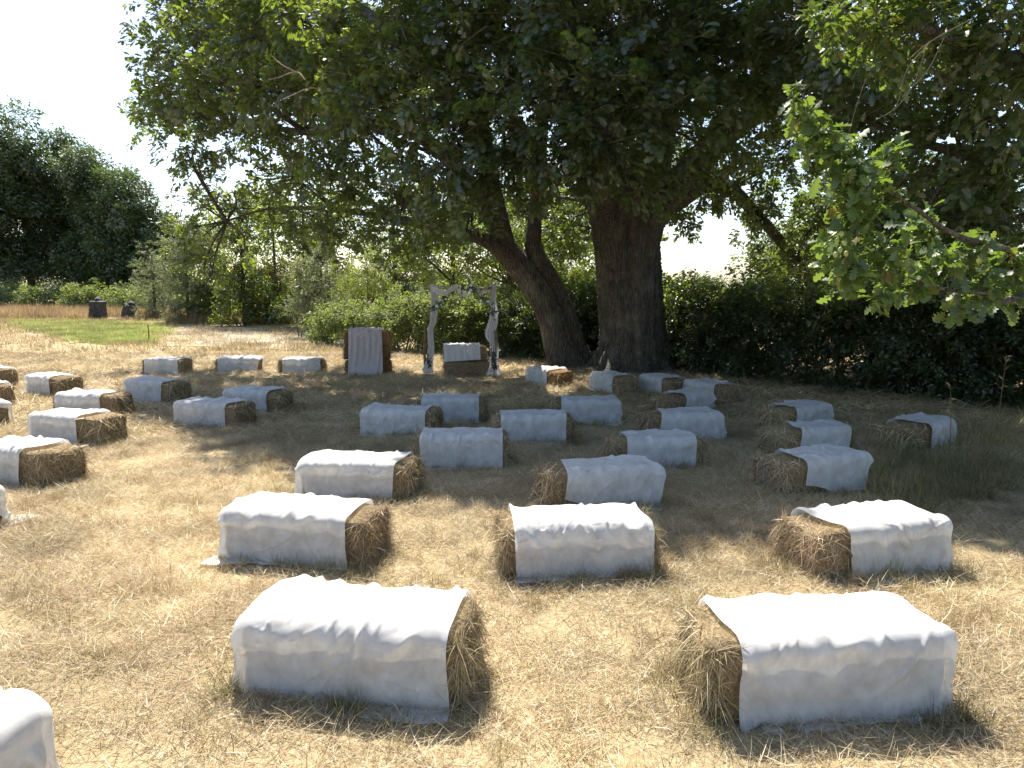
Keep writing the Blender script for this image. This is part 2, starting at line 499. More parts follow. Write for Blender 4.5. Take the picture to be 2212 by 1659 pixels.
def sheet(name, corners, lift, mat, n=40):
    """ground sheet between four corners (photograph pixels), following the ground"""
    c = [G(*p) for p in corners]
    u = np.linspace(0, 1, n)
    U, W_ = np.meshgrid(u, u, indexing='ij')
    wob = .25
    X = (c[0][0] * (1 - U) + c[1][0] * U) * (1 - W_) + (c[3][0] * (1 - U) + c[2][0] * U) * W_ + wob * np.sin(9 * W_ + 4 * U) * (1 + 0 * U)
    Y = (c[0][1] * (1 - U) + c[1][1] * U) * (1 - W_) + (c[3][1] * (1 - U) + c[2][1] * U) * W_ + wob * np.sin(11 * U + 3 * W_)
    V, Q = grid_mesh(X, Y, gz(X, Y) + lift)
    me = mesh_np(name, V, Q, [mat])
    a = me.attributes.new("border", 'FLOAT', 'POINT')
    a.data.foreach_set("value", (np.minimum(np.minimum(U, 1 - U), np.minimum(W_, 1 - W_)) * 2).astype(np.float32).ravel())
    link(name, me, kind="structure")
    return X, Y


mownX, mownY = sheet("mown_field", [(342, 748), (985, 768), (760, 722), (372, 702)], .012, M['mown'])
lawnX, lawnY = sheet("green_lawn", [(150, 742), (344, 745), (366, 698), (-20, 689)], .02, M['lawn'])


# ------------------------------------------------------------------ grass
def blades(g, n, area, lmin, lmax, wid, pmin, pmax, curl=.5, seg=3):
    a = g.uniform(0, 2 * np.pi, n); p = np.radians(g.uniform(pmin, pmax, n))
    rr = area * np.sqrt(g.random(n)); ra = g.uniform(0, 6.283, n)
    o = np.stack([rr * np.cos(ra), rr * np.sin(ra), g.uniform(-.005, .02, n)], 1)
    d = np.stack([np.cos(a) * np.cos(p), np.sin(a) * np.cos(p), np.sin(p)], 1)
    L = g.uniform(lmin, lmax, n); w = wid * g.uniform(.6, 1.3, n)
    b = nrmz(np.stack([g.normal(size=n), g.normal(size=n), -np.abs(g.normal(size=n)) * .8], 1)) * (curl * g.random(n))[:, None]
    t = np.linspace(0, 1, seg)
    c = o[:, None] + L[:, None, None] * (d[:, None] * t[None, :, None] + b[:, None] * (t ** 2)[None, :, None] * .6)
    c[..., 2] = np.maximum(c[..., 2], .004)
    side = nrmz(np.cross(d, np.array([0, 0, 1.0]) + .6 * g.normal(size=(n, 3))))
    ww = np.array([1, .9, .12])[:seg] if seg == 3 else np.array([1, .2])
    off = side[:, None] * (w[:, None] * ww[None])[..., None] * .5
    V = np.stack([c - off, c + off], 2).reshape(-1, 3)
    k = (np.arange(n) * seg * 2)[:, None] + (np.arange(seg - 1) * 2)[None]
    Q = np.stack([k, k + 1, k + 3, k + 2], -1).reshape(-1, 4)
    return V, Q, np.zeros(len(Q), int)


def view_pts(ymin, ymax, dens, pad=.6):
    """random ground points inside the view wedge, a bit beyond it"""
    n = int(dens * (ymax - ymin) * 2 * (.76 * ymax + 1.2))
    y = rng.uniform(ymin, ymax, n); x = rng.uniform(-1, 1, n) * (.76 * ymax + 1.2)
    k = np.abs(x) < .76 * y + 1.2
    return x[k], y[k]


def flatrot(n, tilt=.1):
    return np.stack([rng.normal(size=n) * tilt, rng.normal(size=n) * tilt, rng.uniform(0, 6.283, n)], 1)


def noise2(x, y, s=1.0, seed=0):
    g = np.random.default_rng(seed); z = 0
    for k in range(6):
        a = g.uniform(0, 6.28); f = s * g.uniform(.6, 2.2); z = z + np.sin(f * (x * math.cos(a) + y * math.sin(a)) + g.uniform(0, 6.28))
    return z / 2.4


g = np.random.default_rng(3)
mat_src = [blades(g, 250, .24, .03, .135, .0023, 0, 46) for _ in range(5)]
tuft_src = [blades(g, 60, .08, .03, .11, .0024, 30, 85) for _ in range(4)]
x, y = view_pts(1.3, 9.5, 26)
instancer("cut_hay_litter", mat_src, np.stack([x, y, gz(x, y)], 1), flatrot(len(x), .06), rng.uniform(.75, 1.25, len(x)), [M['straw']])
x, y = view_pts(1.3, 9.5, 20)
k = noise2(x, y, 1.6, 5) + rng.normal(size=len(x)) * .5 > -.1
x, y = x[k], y[k]
instancer("dry_grass", tuft_src, np.stack([x, y, gz(x, y)], 1), flatrot(len(x), .1), rng.uniform(.6, 1.2, len(x)), [M['tuft']])
x, y = view_pts(9.3, 21, 7)
wide_src = [blades(g, 120, .34, .07, .2, .006, 0, 40, seg=3) for _ in range(3)]
instancer("cut_hay_litter", wide_src, np.stack([x, y, gz(x, y)], 1), flatrot(len(x), .05), rng.uniform(.8, 1.4, len(x)), [M['straw']])
x, y = view_pts(9.3, 22, 5)
instancer("dry_grass", [blades(g, 40, .12, .05, .14, .006, 30, 85) for _ in range(3)], np.stack([x, y, gz(x, y)], 1), flatrot(len(x), .1), rng.uniform(.6, 1.2, len(x)), [M['tuft']])
x, y = view_pts(20.5, 46, 1.0)
k = ~((x > -17) & (x < -1) & (y > 24) & (y < 40) & (rng.random(len(x)) < .6))
x, y = x[k], y[k]
instancer("dry_grass", [blades(g, 90, .55, .08, .22, .012, 15, 80) for _ in range(3)], np.stack([x, y, gz(x, y)], 1), flatrot(len(x), .05), rng.uniform(.8, 1.5, len(x)), [M['tuft']])
# mown field and lawn: short stubble
for nm, SX, SY, mt, n, h in (("stubble", mownX, mownY, M['pale'], 900, .05), ("green_grass", lawnX, lawnY, M['lawnblade'], 1800, .1)):
    i = np.clip((rng.beta(1.5, 1.5, n) * 1.06 - .03) * (SX.shape[0] - 1), 0, SX.shape[0] - 2).astype(int); j = np.clip((rng.beta(1.5, 1.5, n) * 1.06 - .03) * (SX.shape[1] - 1), 0, SX.shape[1] - 2).astype(int); u = rng.random(n); v = rng.random(n)
    x = SX[i, j] + (SX[i + 1, j] - SX[i, j]) * u + (SX[i, j + 1] - SX[i, j]) * v
    y = SY[i, j] + (SY[i + 1, j] - SY[i, j]) * u + (SY[i, j + 1] - SY[i, j]) * v
    instancer(nm, [blades(g, 60, .35, h * .5, h * 1.4, .012, 25, 85) for _ in range(3)], np.stack([x, y, gz(x, y) + .01], 1), flatrot(n, .05), rng.uniform(.7, 1.3, n), [mt])


# ------------------------------------------------------------------ hay bales and their cloths
BW = .47
# id: x, y, yaw, length, height, bare hay at left end, at right end, cloth turn, hem drop factor
BALES = {
    1: (-.725, 3.28, -8, 1.09, .378, -.09, .03, 2, .955), 2: (1.39, 3.14, 6, 1.10, .38, .07, -.07, -4, .955),
    3: (-1.46, 4.93, -13, 1.08, .345, -.11, .10, 5, .955), 4: (.43, 4.70, 4, 1.05, .345, .07, .04, 1, .97),
    5: (2.42, 4.75, 15, 1.07, .34, .16, -.06, 12, .955), 6: (-1.39, 6.41, -6, 1.04, .335, -.24, .06, -7, .955),
    7: (.78, 6.23, 13, 1.08, .335, .18, -.05, -14, .955), 8: (2.83, 6.60, 22, 1.0, .33, .24, -.03, -13, .955),
    9: (-.55, 7.58, 0, .99, .335, .05, .03, 0, .955), 10: (.26, 8.79, 2, .98, .335, .07, .07, 2, .955),
    11: (-1.46, 9.28, -11, 1.02, .33, .02, .10, 3, .955), 12: (-.88, 10.27, 2, .99, .335, .05, .08, 0, .955),
    13: (1.52, 7.57, 6, 1.0, .33, .16, .05, -10, .97), 14: (2.16, 8.99, 6, .98, .33, .16, -.10, -12, .955),
    15: (1.03, 10.09, 4, .97, .325, .12, -.12, -10, .955), 16: (2.65, 10.94, 36, 1.0, .31, .26, -.02, -6, .95),
    17: (3.41, 12.02, -68, 1.0, .31, -.04, .12, 4, .95), 18: (2.79, 12.85, -68, 1.0, .31, -.02, .2, 0, .95),
    19: (1.89, 13.15, -65, 1.0, .31, .04, .15, 3, .95), 20: (.75, 14.2, -57, 1.02, .315, .0, .22, 0, .95),
    21: (3.88, 9.63, 31, 1.0, .32, .2, -.08, -8, .955), 22: (3.42, 8.1, 16, 1.0, .32, .26, .06, -20, .955),
    23: (4.85, 8.4, 38, 1.0, .315, .26, -.10, -6, .955), 24: (-7.84, 16.09, -10, 1.0, .335, .1, .04, 0, .95),
    25: (-6.29, 16.32, 4, .98, .33, .08, -.02, 0, .97), 26: (-4.81, 16.3, 4, 1.0, .335, .08, .04, -3, .97),
    27: (-6.03, 12.01, -24, 1.07, .35, -.03, .13, 4, .955), 28: (-3.99, 11.13, -20, 1.03, .335, -.02, .15, 3, .955),
    29: (-4.2, 9.94, -17, 1.05, .335, .02, .12, 2, .955), 30: (-8.35, 12.87, -28, 1.05, .33, -.02, .22, 3, .955),
    31: (-6.35, 10.68, -12, 1.1, .345, .07, .2, 3, .955), 32: (-5.4, 8.74, -15, 1.08, .345, -.03, .28, -6, .955),
    33: (-4.85, 6.98, -20, 1.06, .355, -.03, .26, -3, .955), 34: (-4.62, 5.5, -22, 1.05, .34, .1, -.13, 10, .955),
    35: (-10.35, 14.1, -35, 1.05, .34, .0, .12, 0, .955), 36: (-8.72, 11.7, -35, 1.05, .34, .0, .2, 0, .955),
    37: (-7.62, 9.9, -24, 1.05, .34, .0, -.05, 0, .955), 38: (-2.28, 2.42, -22, 1.05, .36, .0, -.14, 6, .955),
}
WHERE = {
    1: "left of the two nearest, bare hay at its right end", 2: "right of the two nearest, bare hay at its left end",
    3: "next row back, left, straight behind the nearest left one", 4: "next row back, middle, bare hay at both ends",
    5: "next row back, right, hay tuft sticking out at its left end", 6: "third row, left, its near left cloth corner hanging out",
    7: "third row, middle, slanting cloth, wide bare left end", 8: "third row, right, blue twine on its bare left end",
    9: "fourth row, middle left, bare slivers at both ends", 10: "fifth row, middle, square flat cloth",
    11: "fifth row, left of middle, dark bare right end", 12: "sixth row, in front of the altar",
    13: "fourth row, middle right, slanting cloth, bare left end", 14: "fifth row, middle right, rounded covered right end",
    15: "sixth row, middle right, rounded covered right end", 16: "low, peeping over another, dark bare left end",
    17: "rightmost of four before the thick oak trunk", 18: "third from left of four before the thick oak trunk",
    19: "second from left of four before the thick oak trunk", 20: "reddish, leftmost of four by the leaning oak's foot",
    21: "right group near the hedge, farthest of three in line", 22: "right group, middle of three, cloth cut slanting at left end",
    23: "far right by the hedge, half hidden in tall grass", 24: "far row by the field edge, leftmost of three",
    25: "far row by the field edge, middle of three", 26: "far row by the field edge, next to the stack",
    27: "left block, farthest, between the far row and the aisle", 28: "left block, shaded, behind the one at the aisle",
    29: "left block, shaded, at the aisle, dark right end", 30: "left block, shaded, at the back near left edge",
    31: "left block, sunlit top, third from the front", 32: "left block, sunlit, hay bulging from its right end",
    33: "left block, large, cut by left edge, wide brown end", 34: "cut by left edge, in front, cloth corner flapping",
    35: "cut by left edge, farthest back, pale top", 36: "cut by left edge, brown round end only",
    37: "cut by left edge, only a white tip in view", 38: "bottom left corner, cloth wrapped round its end",
}
NEAR = (1, 2, 3, 4, 5, 6, 7, 8, 9, 33, 34, 38)


def bump(p, s):
    x, y, z = p[..., 0], p[..., 1], p[..., 2]
    return (.010 * np.sin(6.5 * x + s) * np.sin(7 * y + 2 * s + 3 * z) + .007 * np.sin(13 * x + 1.7 * s) * np.sin(9 * z + 5 * y + s)
            + .018 * np.maximum(0, np.sin(8 * x + 2.3 * s) * np.sin(9 * y + 1.1 * s + 2 * z)) ** 2 + .007 * np.sin(24 * x + 11 * y + s) + .006 * np.sin(31 * z + 17 * y + 2 * s))


def rad_of(s):
    return .032 + .04 * np.abs(np.sin(np.asarray(s) * 12.9))


def to_surface(p, b, s, extra=0.0):
    """move points of the box surface onto the soft, rounded, lumpy bale; returns point and normal"""
    R_ = float(rad_of(s)) + .010
    q = np.clip(p, -(b - R_), b - R_)
    n = nrmz(p - q)
    sp = q + n * R_
    return sp + n * (bump(sp, s) - .010 + extra)[..., None], n


def bale_geo(L, Wd, H, s, res=.03):
    b = np.array([L / 2, Wd / 2, H / 2])
    Vs, Qs, off = [], [], 0
    for axn in range(3):
        for sg in (-1, 1):
            o1, o2 = [(1, 2), (2, 0), (0, 1)][axn]
            n1, n2 = int(2 * b[o1] / res) + 1, int(2 * b[o2] / res) + 1
            U, W_ = np.meshgrid(np.linspace(-1, 1, n1), np.linspace(-1, 1, n2), indexing='ij')
            p = np.zeros(U.shape + (3,)); p[..., axn] = sg * b[axn]; p[..., o1] = U * b[o1]; p[..., o2] = W_ * b[o2]
            v, _ = to_surface(p.reshape(-1, 3), b, s)
            I, J = np.meshgrid(np.arange(n1 - 1), np.arange(n2 - 1), indexing='ij'); k = I * n2 + J
            q = np.stack([k, k + n2, k + n2 + 1, k + 1], -1).reshape(-1, 4)
            if sg < 0: q = q[:, ::-1]
            Vs.append(v); Qs.append(q + off); off += len(v)
    V = np.concatenate(Vs); V[:, 2] += H / 2
    return V, np.concatenate(Qs)


def strand_geo(g, o, d, n, L, w, droop):
    t = np.array([0, .55, 1.0])
    c = o[:, None] + d[:, None] * (L[:, None] * t[None])[..., None]
    c[..., 2] -= droop[:, None] * L[:, None] * (t ** 2)[None]
    side = nrmz(np.cross(d, n + .5 * g.normal(size=n.shape)))
    off = side[:, None] * (w[:, None] * np.array([1, .9, .25])[None])[..., None] * .5
    V = np.stack([c - off, c + off], 2).reshape(-1, 3)
    k = (np.arange(len(o)) * 6)[:, None] + np.array([0, 2])[None]
    return V, np.stack([k, k + 1, k + 3, k + 2], -1).reshape(-1, 4)


def bale_straw(g, L, Wd, H, s, n_end, n_side, w, bare_all=False, lo=.05, hi=.2, cov=None):
    b = np.array([L / 2, Wd / 2, H / 2]); parts = []
    for kind, n in (('end', n_end), ('side', n_side)):
        p = g.uniform(-1, 1, (n, 3)) * b
        if kind == 'end':
            sg = np.where(g.random(n) < .5, -1, 1)
            e = g.random(n) < .7
            p[:, 0] = np.where(e, sg * b[0], sg * (b[0] - g.random(n) ** 1.3 * .3))
            wh = g.integers(0, 3, n)
            m = ~e
            p[m & (wh == 0), 2] = b[2]; p[m & (wh == 1), 1] = -b[1]; p[m & (wh == 2), 1] = b[1]
        else:
            wh = g.integers(0, 4, n)
            p[wh == 0, 2] = b[2]; p[wh == 1, 1] = -b[1]; p[wh == 2, 1] = b[1]; p[wh == 3, 1] = -b[1]
        if cov is not None:      # nothing sticks out where the cloth lies
            y_ = np.where(np.abs(p[:, 1]) > b[1] - .02, np.sign(p[:, 1]) * (b[1] + b[2] - p[:, 2]), p[:, 1])
            u = math.cos(cov[2]) * (p[:, 0] - cov[1]) + math.sin(cov[2]) * y_
            p = p[((np.abs(u) > cov[0] / 2 - .01) | (np.abs(p[:, 0]) > b[0] - .001)) & ((p[:, 0] < b[0] - .12) | (cov[4] > .01)) & ((p[:, 0] > -b[0] + .12) | (cov[3] > .01))]; n = len(p)
        sp, nn = to_surface(p, b, s)
        tg = g.normal(size=(n, 3)); tg[:, 2] *= 1.3
        tg -= nn * np.sum(tg * nn, 1, keepdims=True)
        out = (g.uniform(.03, .75, n) ** 1.5) if kind == 'end' or bare_all else g.uniform(.0, .06, n)
        if kind == 'end': tg[:, 2] -= .5
        d = nrmz(nrmz(tg) + nn * out[:, None])
        Ls = (lo * .6 + (hi - lo * .6) * g.random(n) ** 1.8) * (1 if kind == 'end' or bare_all else .7)
        V, Q = strand_geo(g, sp - nn * .004, d, nn, Ls, w * g.uniform(.6, 1.4, n), g.uniform(0, .45, n) if kind == 'end' else g.uniform(0, .1, n))
        V[:, 2] = np.maximum(V[:, 2] + H / 2, .006)
        parts.append((V, Q, 0))
    V, Q, _ = cat_geo(parts)
    return V, Q


def make_bale(x, y, yaw, L, H, label, seed, near, group="hay bales set out as seats", z0=0.0, red=False, bare=False, Wd=BW, cov=None):
    g = np.random.default_rng(seed)
    t = thing("hay_bale", label, "hay bale", (x, y, float(gz(x, y)) - .01 + z0), math.radians(yaw), group)
    V, Q = bale_geo(L, Wd, H, seed * 1.3, .03 if near else .05)
    link("pressed_hay", mesh_np("pressed_hay", V, Q, [M['hayred' if red else 'haybody']]), t)
    dist = math.hypot(x, y)
    ne, ns, w = (5200, 1200, .0030) if dist < 5.5 else (2400, 600, .0045) if dist < 9 else (900, 350, .008)
    if bare: ns *= 2
    V, Q = bale_straw(g, L, Wd, H, seed * 1.3, ne, ns, w, bare, cov=cov)
    link("loose_straw", mesh_np("loose_straw", V, Q, [M['haystrandred' if red else 'hay']]), t, "stuff")
    return t


def cloth_step(Pn, Pp, rest, K, ops, bend, it):
    """one pass of the distance constraints, all cloths at once"""
    for a, b_, r, w in ops:
        A = Pn[a]; B = Pn[b_]
        d = B - A
        l = np.sqrt(np.sum(d * d, -1, keepdims=True)) + 1e-9
        c = d * ((l - r) / l * w)
        if w < .4: c = np.where(l < r, c * bend, c)
        Pn[a] += c; Pn[b_] -= c


def sim_cloth(par, n, m, steps, iters, Pin=None, seed=1):
    """drape sheets (n x m points each) over bales; par rows: Lx, Ly, ox, oy, turn, L, W, H, bumpseed"""
    K = len(par); g = np.random.default_rng(seed)
    Lx, Ly, ox, oy, tr, BL, BWd, BH, sd = [par[:, i].astype(np.float32) for i in range(9)]
    U, W_ = np.meshgrid(np.linspace(-.5, .5, n), np.linspace(-.5, .5, m), indexing='ij')
    if Pin is None:
        X = U[None] * (Lx * .93)[:, None, None]; Y = W_[None] * (Ly * .985)[:, None, None]
        c, s = np.cos(tr)[:, None, None], np.sin(tr)[:, None, None]
        Z = np.full_like(X, .03)
        for k in range(14):
            a = g.uniform(0, 6.28, K)[:, None, None]; fq = g.uniform(5, 26, K)[:, None, None]; ph = g.uniform(0, 6.28, K)[:, None, None]
            Z = Z + .009 * np.sin(fq * (X * np.cos(a) + Y * np.sin(a)) + ph)
        Pn = np.stack([c * X - s * Y + ox[:, None, None], s * X + c * Y + oy[:, None, None], Z + BH[:, None, None] + .03], -1).astype(np.float32)
    else:
        Pn = Pin
    dx = (Lx / (n - 1)).reshape(K, 1, 1, 1); dy = (Ly / (m - 1)).reshape(K, 1, 1, 1); dg = np.sqrt(dx ** 2 + dy ** 2)
    S = slice
    full = S(None)
    ops = []
    for par_ in (0, 1):
        ops.append(((full, S(par_, n - 1, 2)), (full, S(par_ + 1, n, 2)), dx, .5))
        ops.append(((full, full, S(par_, m - 1, 2)), (full, full, S(par_ + 1, m, 2)), dy, .5))
    # slices of unequal length are trimmed
    fixed = []
    for a, b_, r, w in ops:
        fixed.append((a, b_, r, w))
    fixed.append(((full, S(0, n - 1), S(0, m - 1)), (full, S(1, n), S(1, m)), dg, .16))
    fixed.append(((full, S(1, n), S(0, m - 1)), (full, S(0, n - 1), S(1, m)), dg, .16))
    fixed.append(((full, S(0, n - 2)), (full, S(2, n)), 2 * dx, .12))
    fixed.append(((full, full, S(0, m - 2)), (full, full, S(2, m)), 2 * dy, .12))
    b = np.stack([BL / 2, BWd / 2, BH / 2], -1).reshape(K, 1, 1, 3).astype(np.float32)
    hz = np.zeros((K, 1, 1, 3), np.float32); hz[..., 2] = BH.reshape(K, 1, 1) / 2
    sdv = sd.reshape(K, 1, 1)
    RAD = rad_of(sd).reshape(K, 1, 1, 1).astype(np.float32)
    vel = np.zeros_like(Pn); dt = 1 / 60.
    for st in range(steps):
        old = Pn.copy()
        vel *= .97
        vel[..., 2] -= 9.8 * dt
        Pn = Pn + vel * dt
        for it in range(iters):
            cloth_step(Pn, old, None, K, fixed, .12, it)
        # collide
        p = Pn - hz
        inner = b - RAD
        q = np.clip(p, -inner, inner)
        dv = p - q
        l = np.sqrt(np.sum(dv * dv, -1, keepdims=True))
        deep = l[..., 0] < 1e-6
        if deep.any():
            dd = inner - np.abs(p)
            axm = np.argmin(dd, -1)
            e = np.zeros_like(p); np.put_along_axis(e, axm[..., None], 1, -1)
            e *= np.where(p >= 0, 1, -1)
            dv = np.where(deep[..., None], e, dv)
            l = np.where(deep[..., None], 1.0, l)
            q = np.where(deep[..., None], np.where(e != 0, inner * np.sign(e), p), q)
            lr = np.where(deep[..., None], 0.0, l)
        else:
            lr = l
        nn = dv / np.maximum(l, 1e-6)
        tgt = RAD + .022 + .5 * bump(q + nn * RAD, sdv)[..., None]
        hit = lr < tgt
        new = q + nn * tgt
        pn2 = np.where(hit, new, p)
        op = old - hz
        tang = (pn2 - op); tang = tang - nn * np.sum(tang * nn, -1, keepdims=True)
        pn2 = np.where(hit, pn2 - tang * .6, pn2)
        Pn = pn2 + hz
        low = Pn[..., 2:3] < .015
        Pn = np.where(low, old * .6 + Pn * .4, Pn)
        Pn[..., 2] = np.maximum(Pn[..., 2], .015)
        vel = np.clip((Pn - old) / dt, -2.5, 2.5)
    return Pn


def upsample(Pn, n2, m2):
    K, n, m, _ = Pn.shape

    def res(A, axis, k2):
        k = A.shape[axis]
        t = np.linspace(0, k - 1, k2); i = np.clip(t.astype(int), 0, k - 2); f = t - i
        sh = [1, 1, 1, 1]; sh[axis] = k2; f = f.reshape(sh)
        return np.take(A, i, axis) * (1 - f) + np.take(A, i + 1, axis) * f
    return res(res(Pn, 1, n2), 2, m2).astype(np.float32)


ids = list(BALES)
par = []
for i in ids:
    x, y, yaw, L, H, eL, eR, tr, hf = BALES[i]
    Lx = L - eL - eR; ox = (eL - eR) / 2
    Ly = (BW + 2 * H) * hf - .86 * float(rad_of(i * 1.3)) * (i in NEAR) + (.02 if i % 3 else .05) * (i in NEAR)
    gg = np.random.default_rng(100 + i)
    par.append((Lx, Ly, ox, gg.normal() * .02 - .01, math.radians(tr) + gg.normal() * .035, L, BW, H, i * 1.3))
par = np.array(par, np.float32)
coarse = sim_cloth(par, 30, 38, 70, 7)
nearix = [k for k, i in enumerate(ids) if i in NEAR]
farix = [k for k, i in enumerate(ids) if i not in NEAR]
fine = sim_cloth(par[nearix], 72, 90, 30, 9, upsample(coarse[nearix], 72, 90))
mid_ = sim_cloth(par[farix], 44, 56, 22, 6, upsample(coarse[farix], 44, 56))
shape = {}
fine = upsample(fine, 130, 160); mid_ = upsample(mid_, 66, 84)
for j, k in enumerate(nearix): shape[ids[k]] = fine[j]
for j, k in enumerate(farix): shape[ids[k]] = mid_[j]


def add_folds(Pn, Lx, Ly, BWd, seed, amt=1.0, count=15, pleat=0.0):
    """press creases into a draped sheet: soft ridges that start at the bale's edges and run out down its sides"""
    g = np.random.default_rng(seed)
    n, m, _ = Pn.shape
    nx = np.gradient(Pn, axis=0); ny = np.gradient(Pn, axis=1)
    N = nrmz(np.cross(nx, ny))
    U, W_ = np.meshgrid(np.linspace(-.5, .5, n) * Lx, np.linspace(-.5, .5, m) * Ly, indexing='ij')
    D = np.zeros((n, m))
    if pleat:      # hangs in soft upright folds
        D = D + pleat * np.abs(np.sin(26 * U / Lx * .5 + 1.1 * np.sin(7 * U) + .5 * np.sin(3 * W_))) * np.clip((np.abs(W_) - BWd / 2 + .05) / .3, .15, 1) + pleat * .5 * np.sin(47 * U + 2 * np.sin(4 * W_))
    for k in range(count):
        side = -1 if g.random() < .72 else 1
        u0 = g.uniform(-.5, .5) * Lx; v0 = side * (BWd / 2 + g.normal() * .03 - .02)
        a = g.normal() * .75; dirx, diry = math.sin(a), side * math.cos(a)
        if g.random() < .45: dirx, diry = -dirx * .8, -diry
        ln = g.uniform(.18, .55); w = g.uniform(.006, .013); h = g.uniform(.008, .020) * amt
        t = (U - u0) * dirx + (W_ - v0) * diry
        c = (U - u0) * diry - (W_ - v0) * dirx + .25 * g.normal() * t ** 2 / .2
        env = np.clip((t + .04) / .06, 0, 1) * np.clip(1 - t / ln, 0, 1) ** .8
        ww = w * (1 + 2.2 * np.clip(t / ln, 0, 1))
        D = D + h * env * (np.maximum(0, 1 - np.abs(c / ww)) ** 1.4 - .45 * np.exp(-((np.abs(c) - 1.9 * ww) / ww) ** 2))
    for side in (-1, 1):     # the sheet tents over the hay along the upper edges
        u0 = -.5 * Lx + g.uniform(.0, .06)
        while u0 < .5 * Lx:
            h = g.uniform(.008, .040) * amt; w = g.uniform(.014, .048); a = g.normal() * .75; ln = g.uniform(.06, .36)
            v0 = side * (BWd / 2 - .035 + g.normal() * .02)
            dirx, diry = math.sin(a), side * math.cos(a)
            t = (U - u0) * dirx + (W_ - v0) * diry; c = (U - u0) * diry - (W_ - v0) * dirx
            up = g.uniform(.03, .12)
            env = np.clip(1 + t / up, 0, 1) * np.clip(1 - t / ln, 0, 1)
            ww = w * (1 + 1.6 * np.clip(t / ln, 0, 1))
            D = np.maximum(D, h * env * np.maximum(0, 1 - np.abs(c / ww)))
            u0 += g.uniform(.06, .26)
    for k in range(10):
        a = g.uniform(0, 6.28); f = g.uniform(14, 60)
        D = D + .0006 * amt * np.sin(f * (U * math.cos(a) + W_ * math.sin(a)) + g.uniform(0, 6.28) + 1.5 * np.sin(5 * U + k))
    out = np.sign(np.sum(N * (Pn - np.array([0, 0, .1])), -1, keepdims=True))
    R = Pn + N * out * np.maximum(D, -.004)[..., None]
    R[..., 2] = np.maximum(R[..., 2], .012)
    return R


def trim(Pn, seed):
    """hems that run a little slanted and wavy, as cut from a roll"""
    g = np.random.default_rng(seed)
    n, m, _ = Pn.shape

    def wav(k, a, sl):
        t = np.linspace(-1, 1, k)
        return np.clip(a * (1 + .5 * np.sin(3.1 * t + g.uniform(0, 6)) + .35 * np.sin(8.3 * t + g.uniform(0, 6))) + sl * g.normal() * t, 0, .12)
    for axis in (1, 0):
        k, o = Pn.shape[axis], Pn.shape[1 - axis]
        lo, hi = wav(o, .008, .02), 1 - wav(o, .008, .02)
        T = (lo[None] + (hi - lo)[None] * np.linspace(0, 1, k)[:, None]) * (k - 1)
        i = np.clip(T.astype(int), 0, k - 2); f = (T - i)[..., None]
        A = Pn if axis == 0 else Pn.transpose(1, 0, 2)
        J = np.arange(o)[None].repeat(k, 0)
        A = A[i, J] * (1 - f) + A[i + 1, J] * f
        Pn = A if axis == 0 else A.transpose(1, 0, 2)
    return Pn


def cloth_obj(Pn, label, loc, rz, group, mat):
    n, m, _ = Pn.shape
    V, Q = grid_mesh(Pn[..., 0], Pn[..., 1], Pn[..., 2])
    o = link("white_cloth", mesh_np("white_cloth", V, Q, [mat]))
    o.location = loc; o.rotation_euler = (0, 0, rz)
    return tag(o, label, "cloth", group)


for i in ids:
    x, y, yaw, L, H, eL, eR, tr, hf = BALES[i]
    t = make_bale(x, y, yaw, L, H, "hay bale: " + WHERE[i], i, i in NEAR, red=(i in (20,)), cov=(L - eL - eR, (eL - eR) / 2, math.radians(tr), eL, eR))
    shape[i] = trim(add_folds(shape[i], L - eL - eR, (BW + 2 * H) * hf, BW, 300 + i, 1.0, 24), 700 + i)
    cloth_obj(shape[i], "white cloth over bale: " + WHERE[i], t.location, math.radians(yaw), "white cloths over the bales", M['cloth'])
    if i == 8:
        tv, tq = tube([(-L / 2 - .012, .02, .05), (-L / 2 - .02, .02, H * .5), (-L / 2 - .012, .03, H - .06), (-L / 2 + .12, .03, H + .012)], [.004] * 4, 6)
        link("twine", mesh_np("twine", tv, tq, [M['twine']]), t)

# ------------------------------------------------------------------ the stack with a cloth, the altar
pst = np.array([(.76, .53 + 1.90, -.03, .0, 0, 1.0, BW + .06, 1.0, 4.1), (.80, .50 + .56, -.07, .0, math.radians(2), .96, BW + .05, .665, 7.7)], np.float32)
st1 = sim_cloth(pst[:1], 28, 84, 85, 9, seed=5)
st2 = sim_cloth(pst[1:], 34, 44, 70, 7, seed=8)
sx, sy, syaw = -3.26, 16.1, 6
for k, (dx, dz, dyaw, wh) in enumerate(((.0, 0, 0, "bottom"), (-.03, .325, 4, "middle"), (.01, .65, -3, "top"))):
    make_bale(sx + dx, sy, syaw + dyaw, 1.0, .33, "reddish hay bale, %s one of the tall stack left of the arch" % wh, 60 + k, False, "bales of the tall stack", dz, True)
cloth_obj(add_folds(upsample(st1, 60, 150)[0], .76, 2.43, .53, 5, 1.2, 20, .022), "long blush white cloth hanging over the front of the tall bale stack", (sx, sy, float(gz(sx, sy)) - .01), math.radians(syaw), None, M['pink'])
axx, ayy, ayaw = -1.02, 15.75, 4
make_bale(axx + .02, ayy, ayaw, 1.0, .325, "bare hay bale forming the lower half of the altar under the arch", 71, False, "altar bales", 0, False, True)
make_bale(axx - .02, ayy, ayaw - 2, .93, .32, "hay bale on top of the altar, white cloth over it", 72, False, "altar bales", .325)
cloth_obj(add_folds(upsample(st2, 70, 80)[0], .8, 1.06, .5, 6, 1.2, 16, .016), "short white cloth over the upper altar bale beneath the arch", (axx - .02, ayy, float(gz(axx, ayy)) - .01), math.radians(ayaw), None, M['drape'])
rv, rq = bale_geo(.34, .30, .07, 3.3, .05)
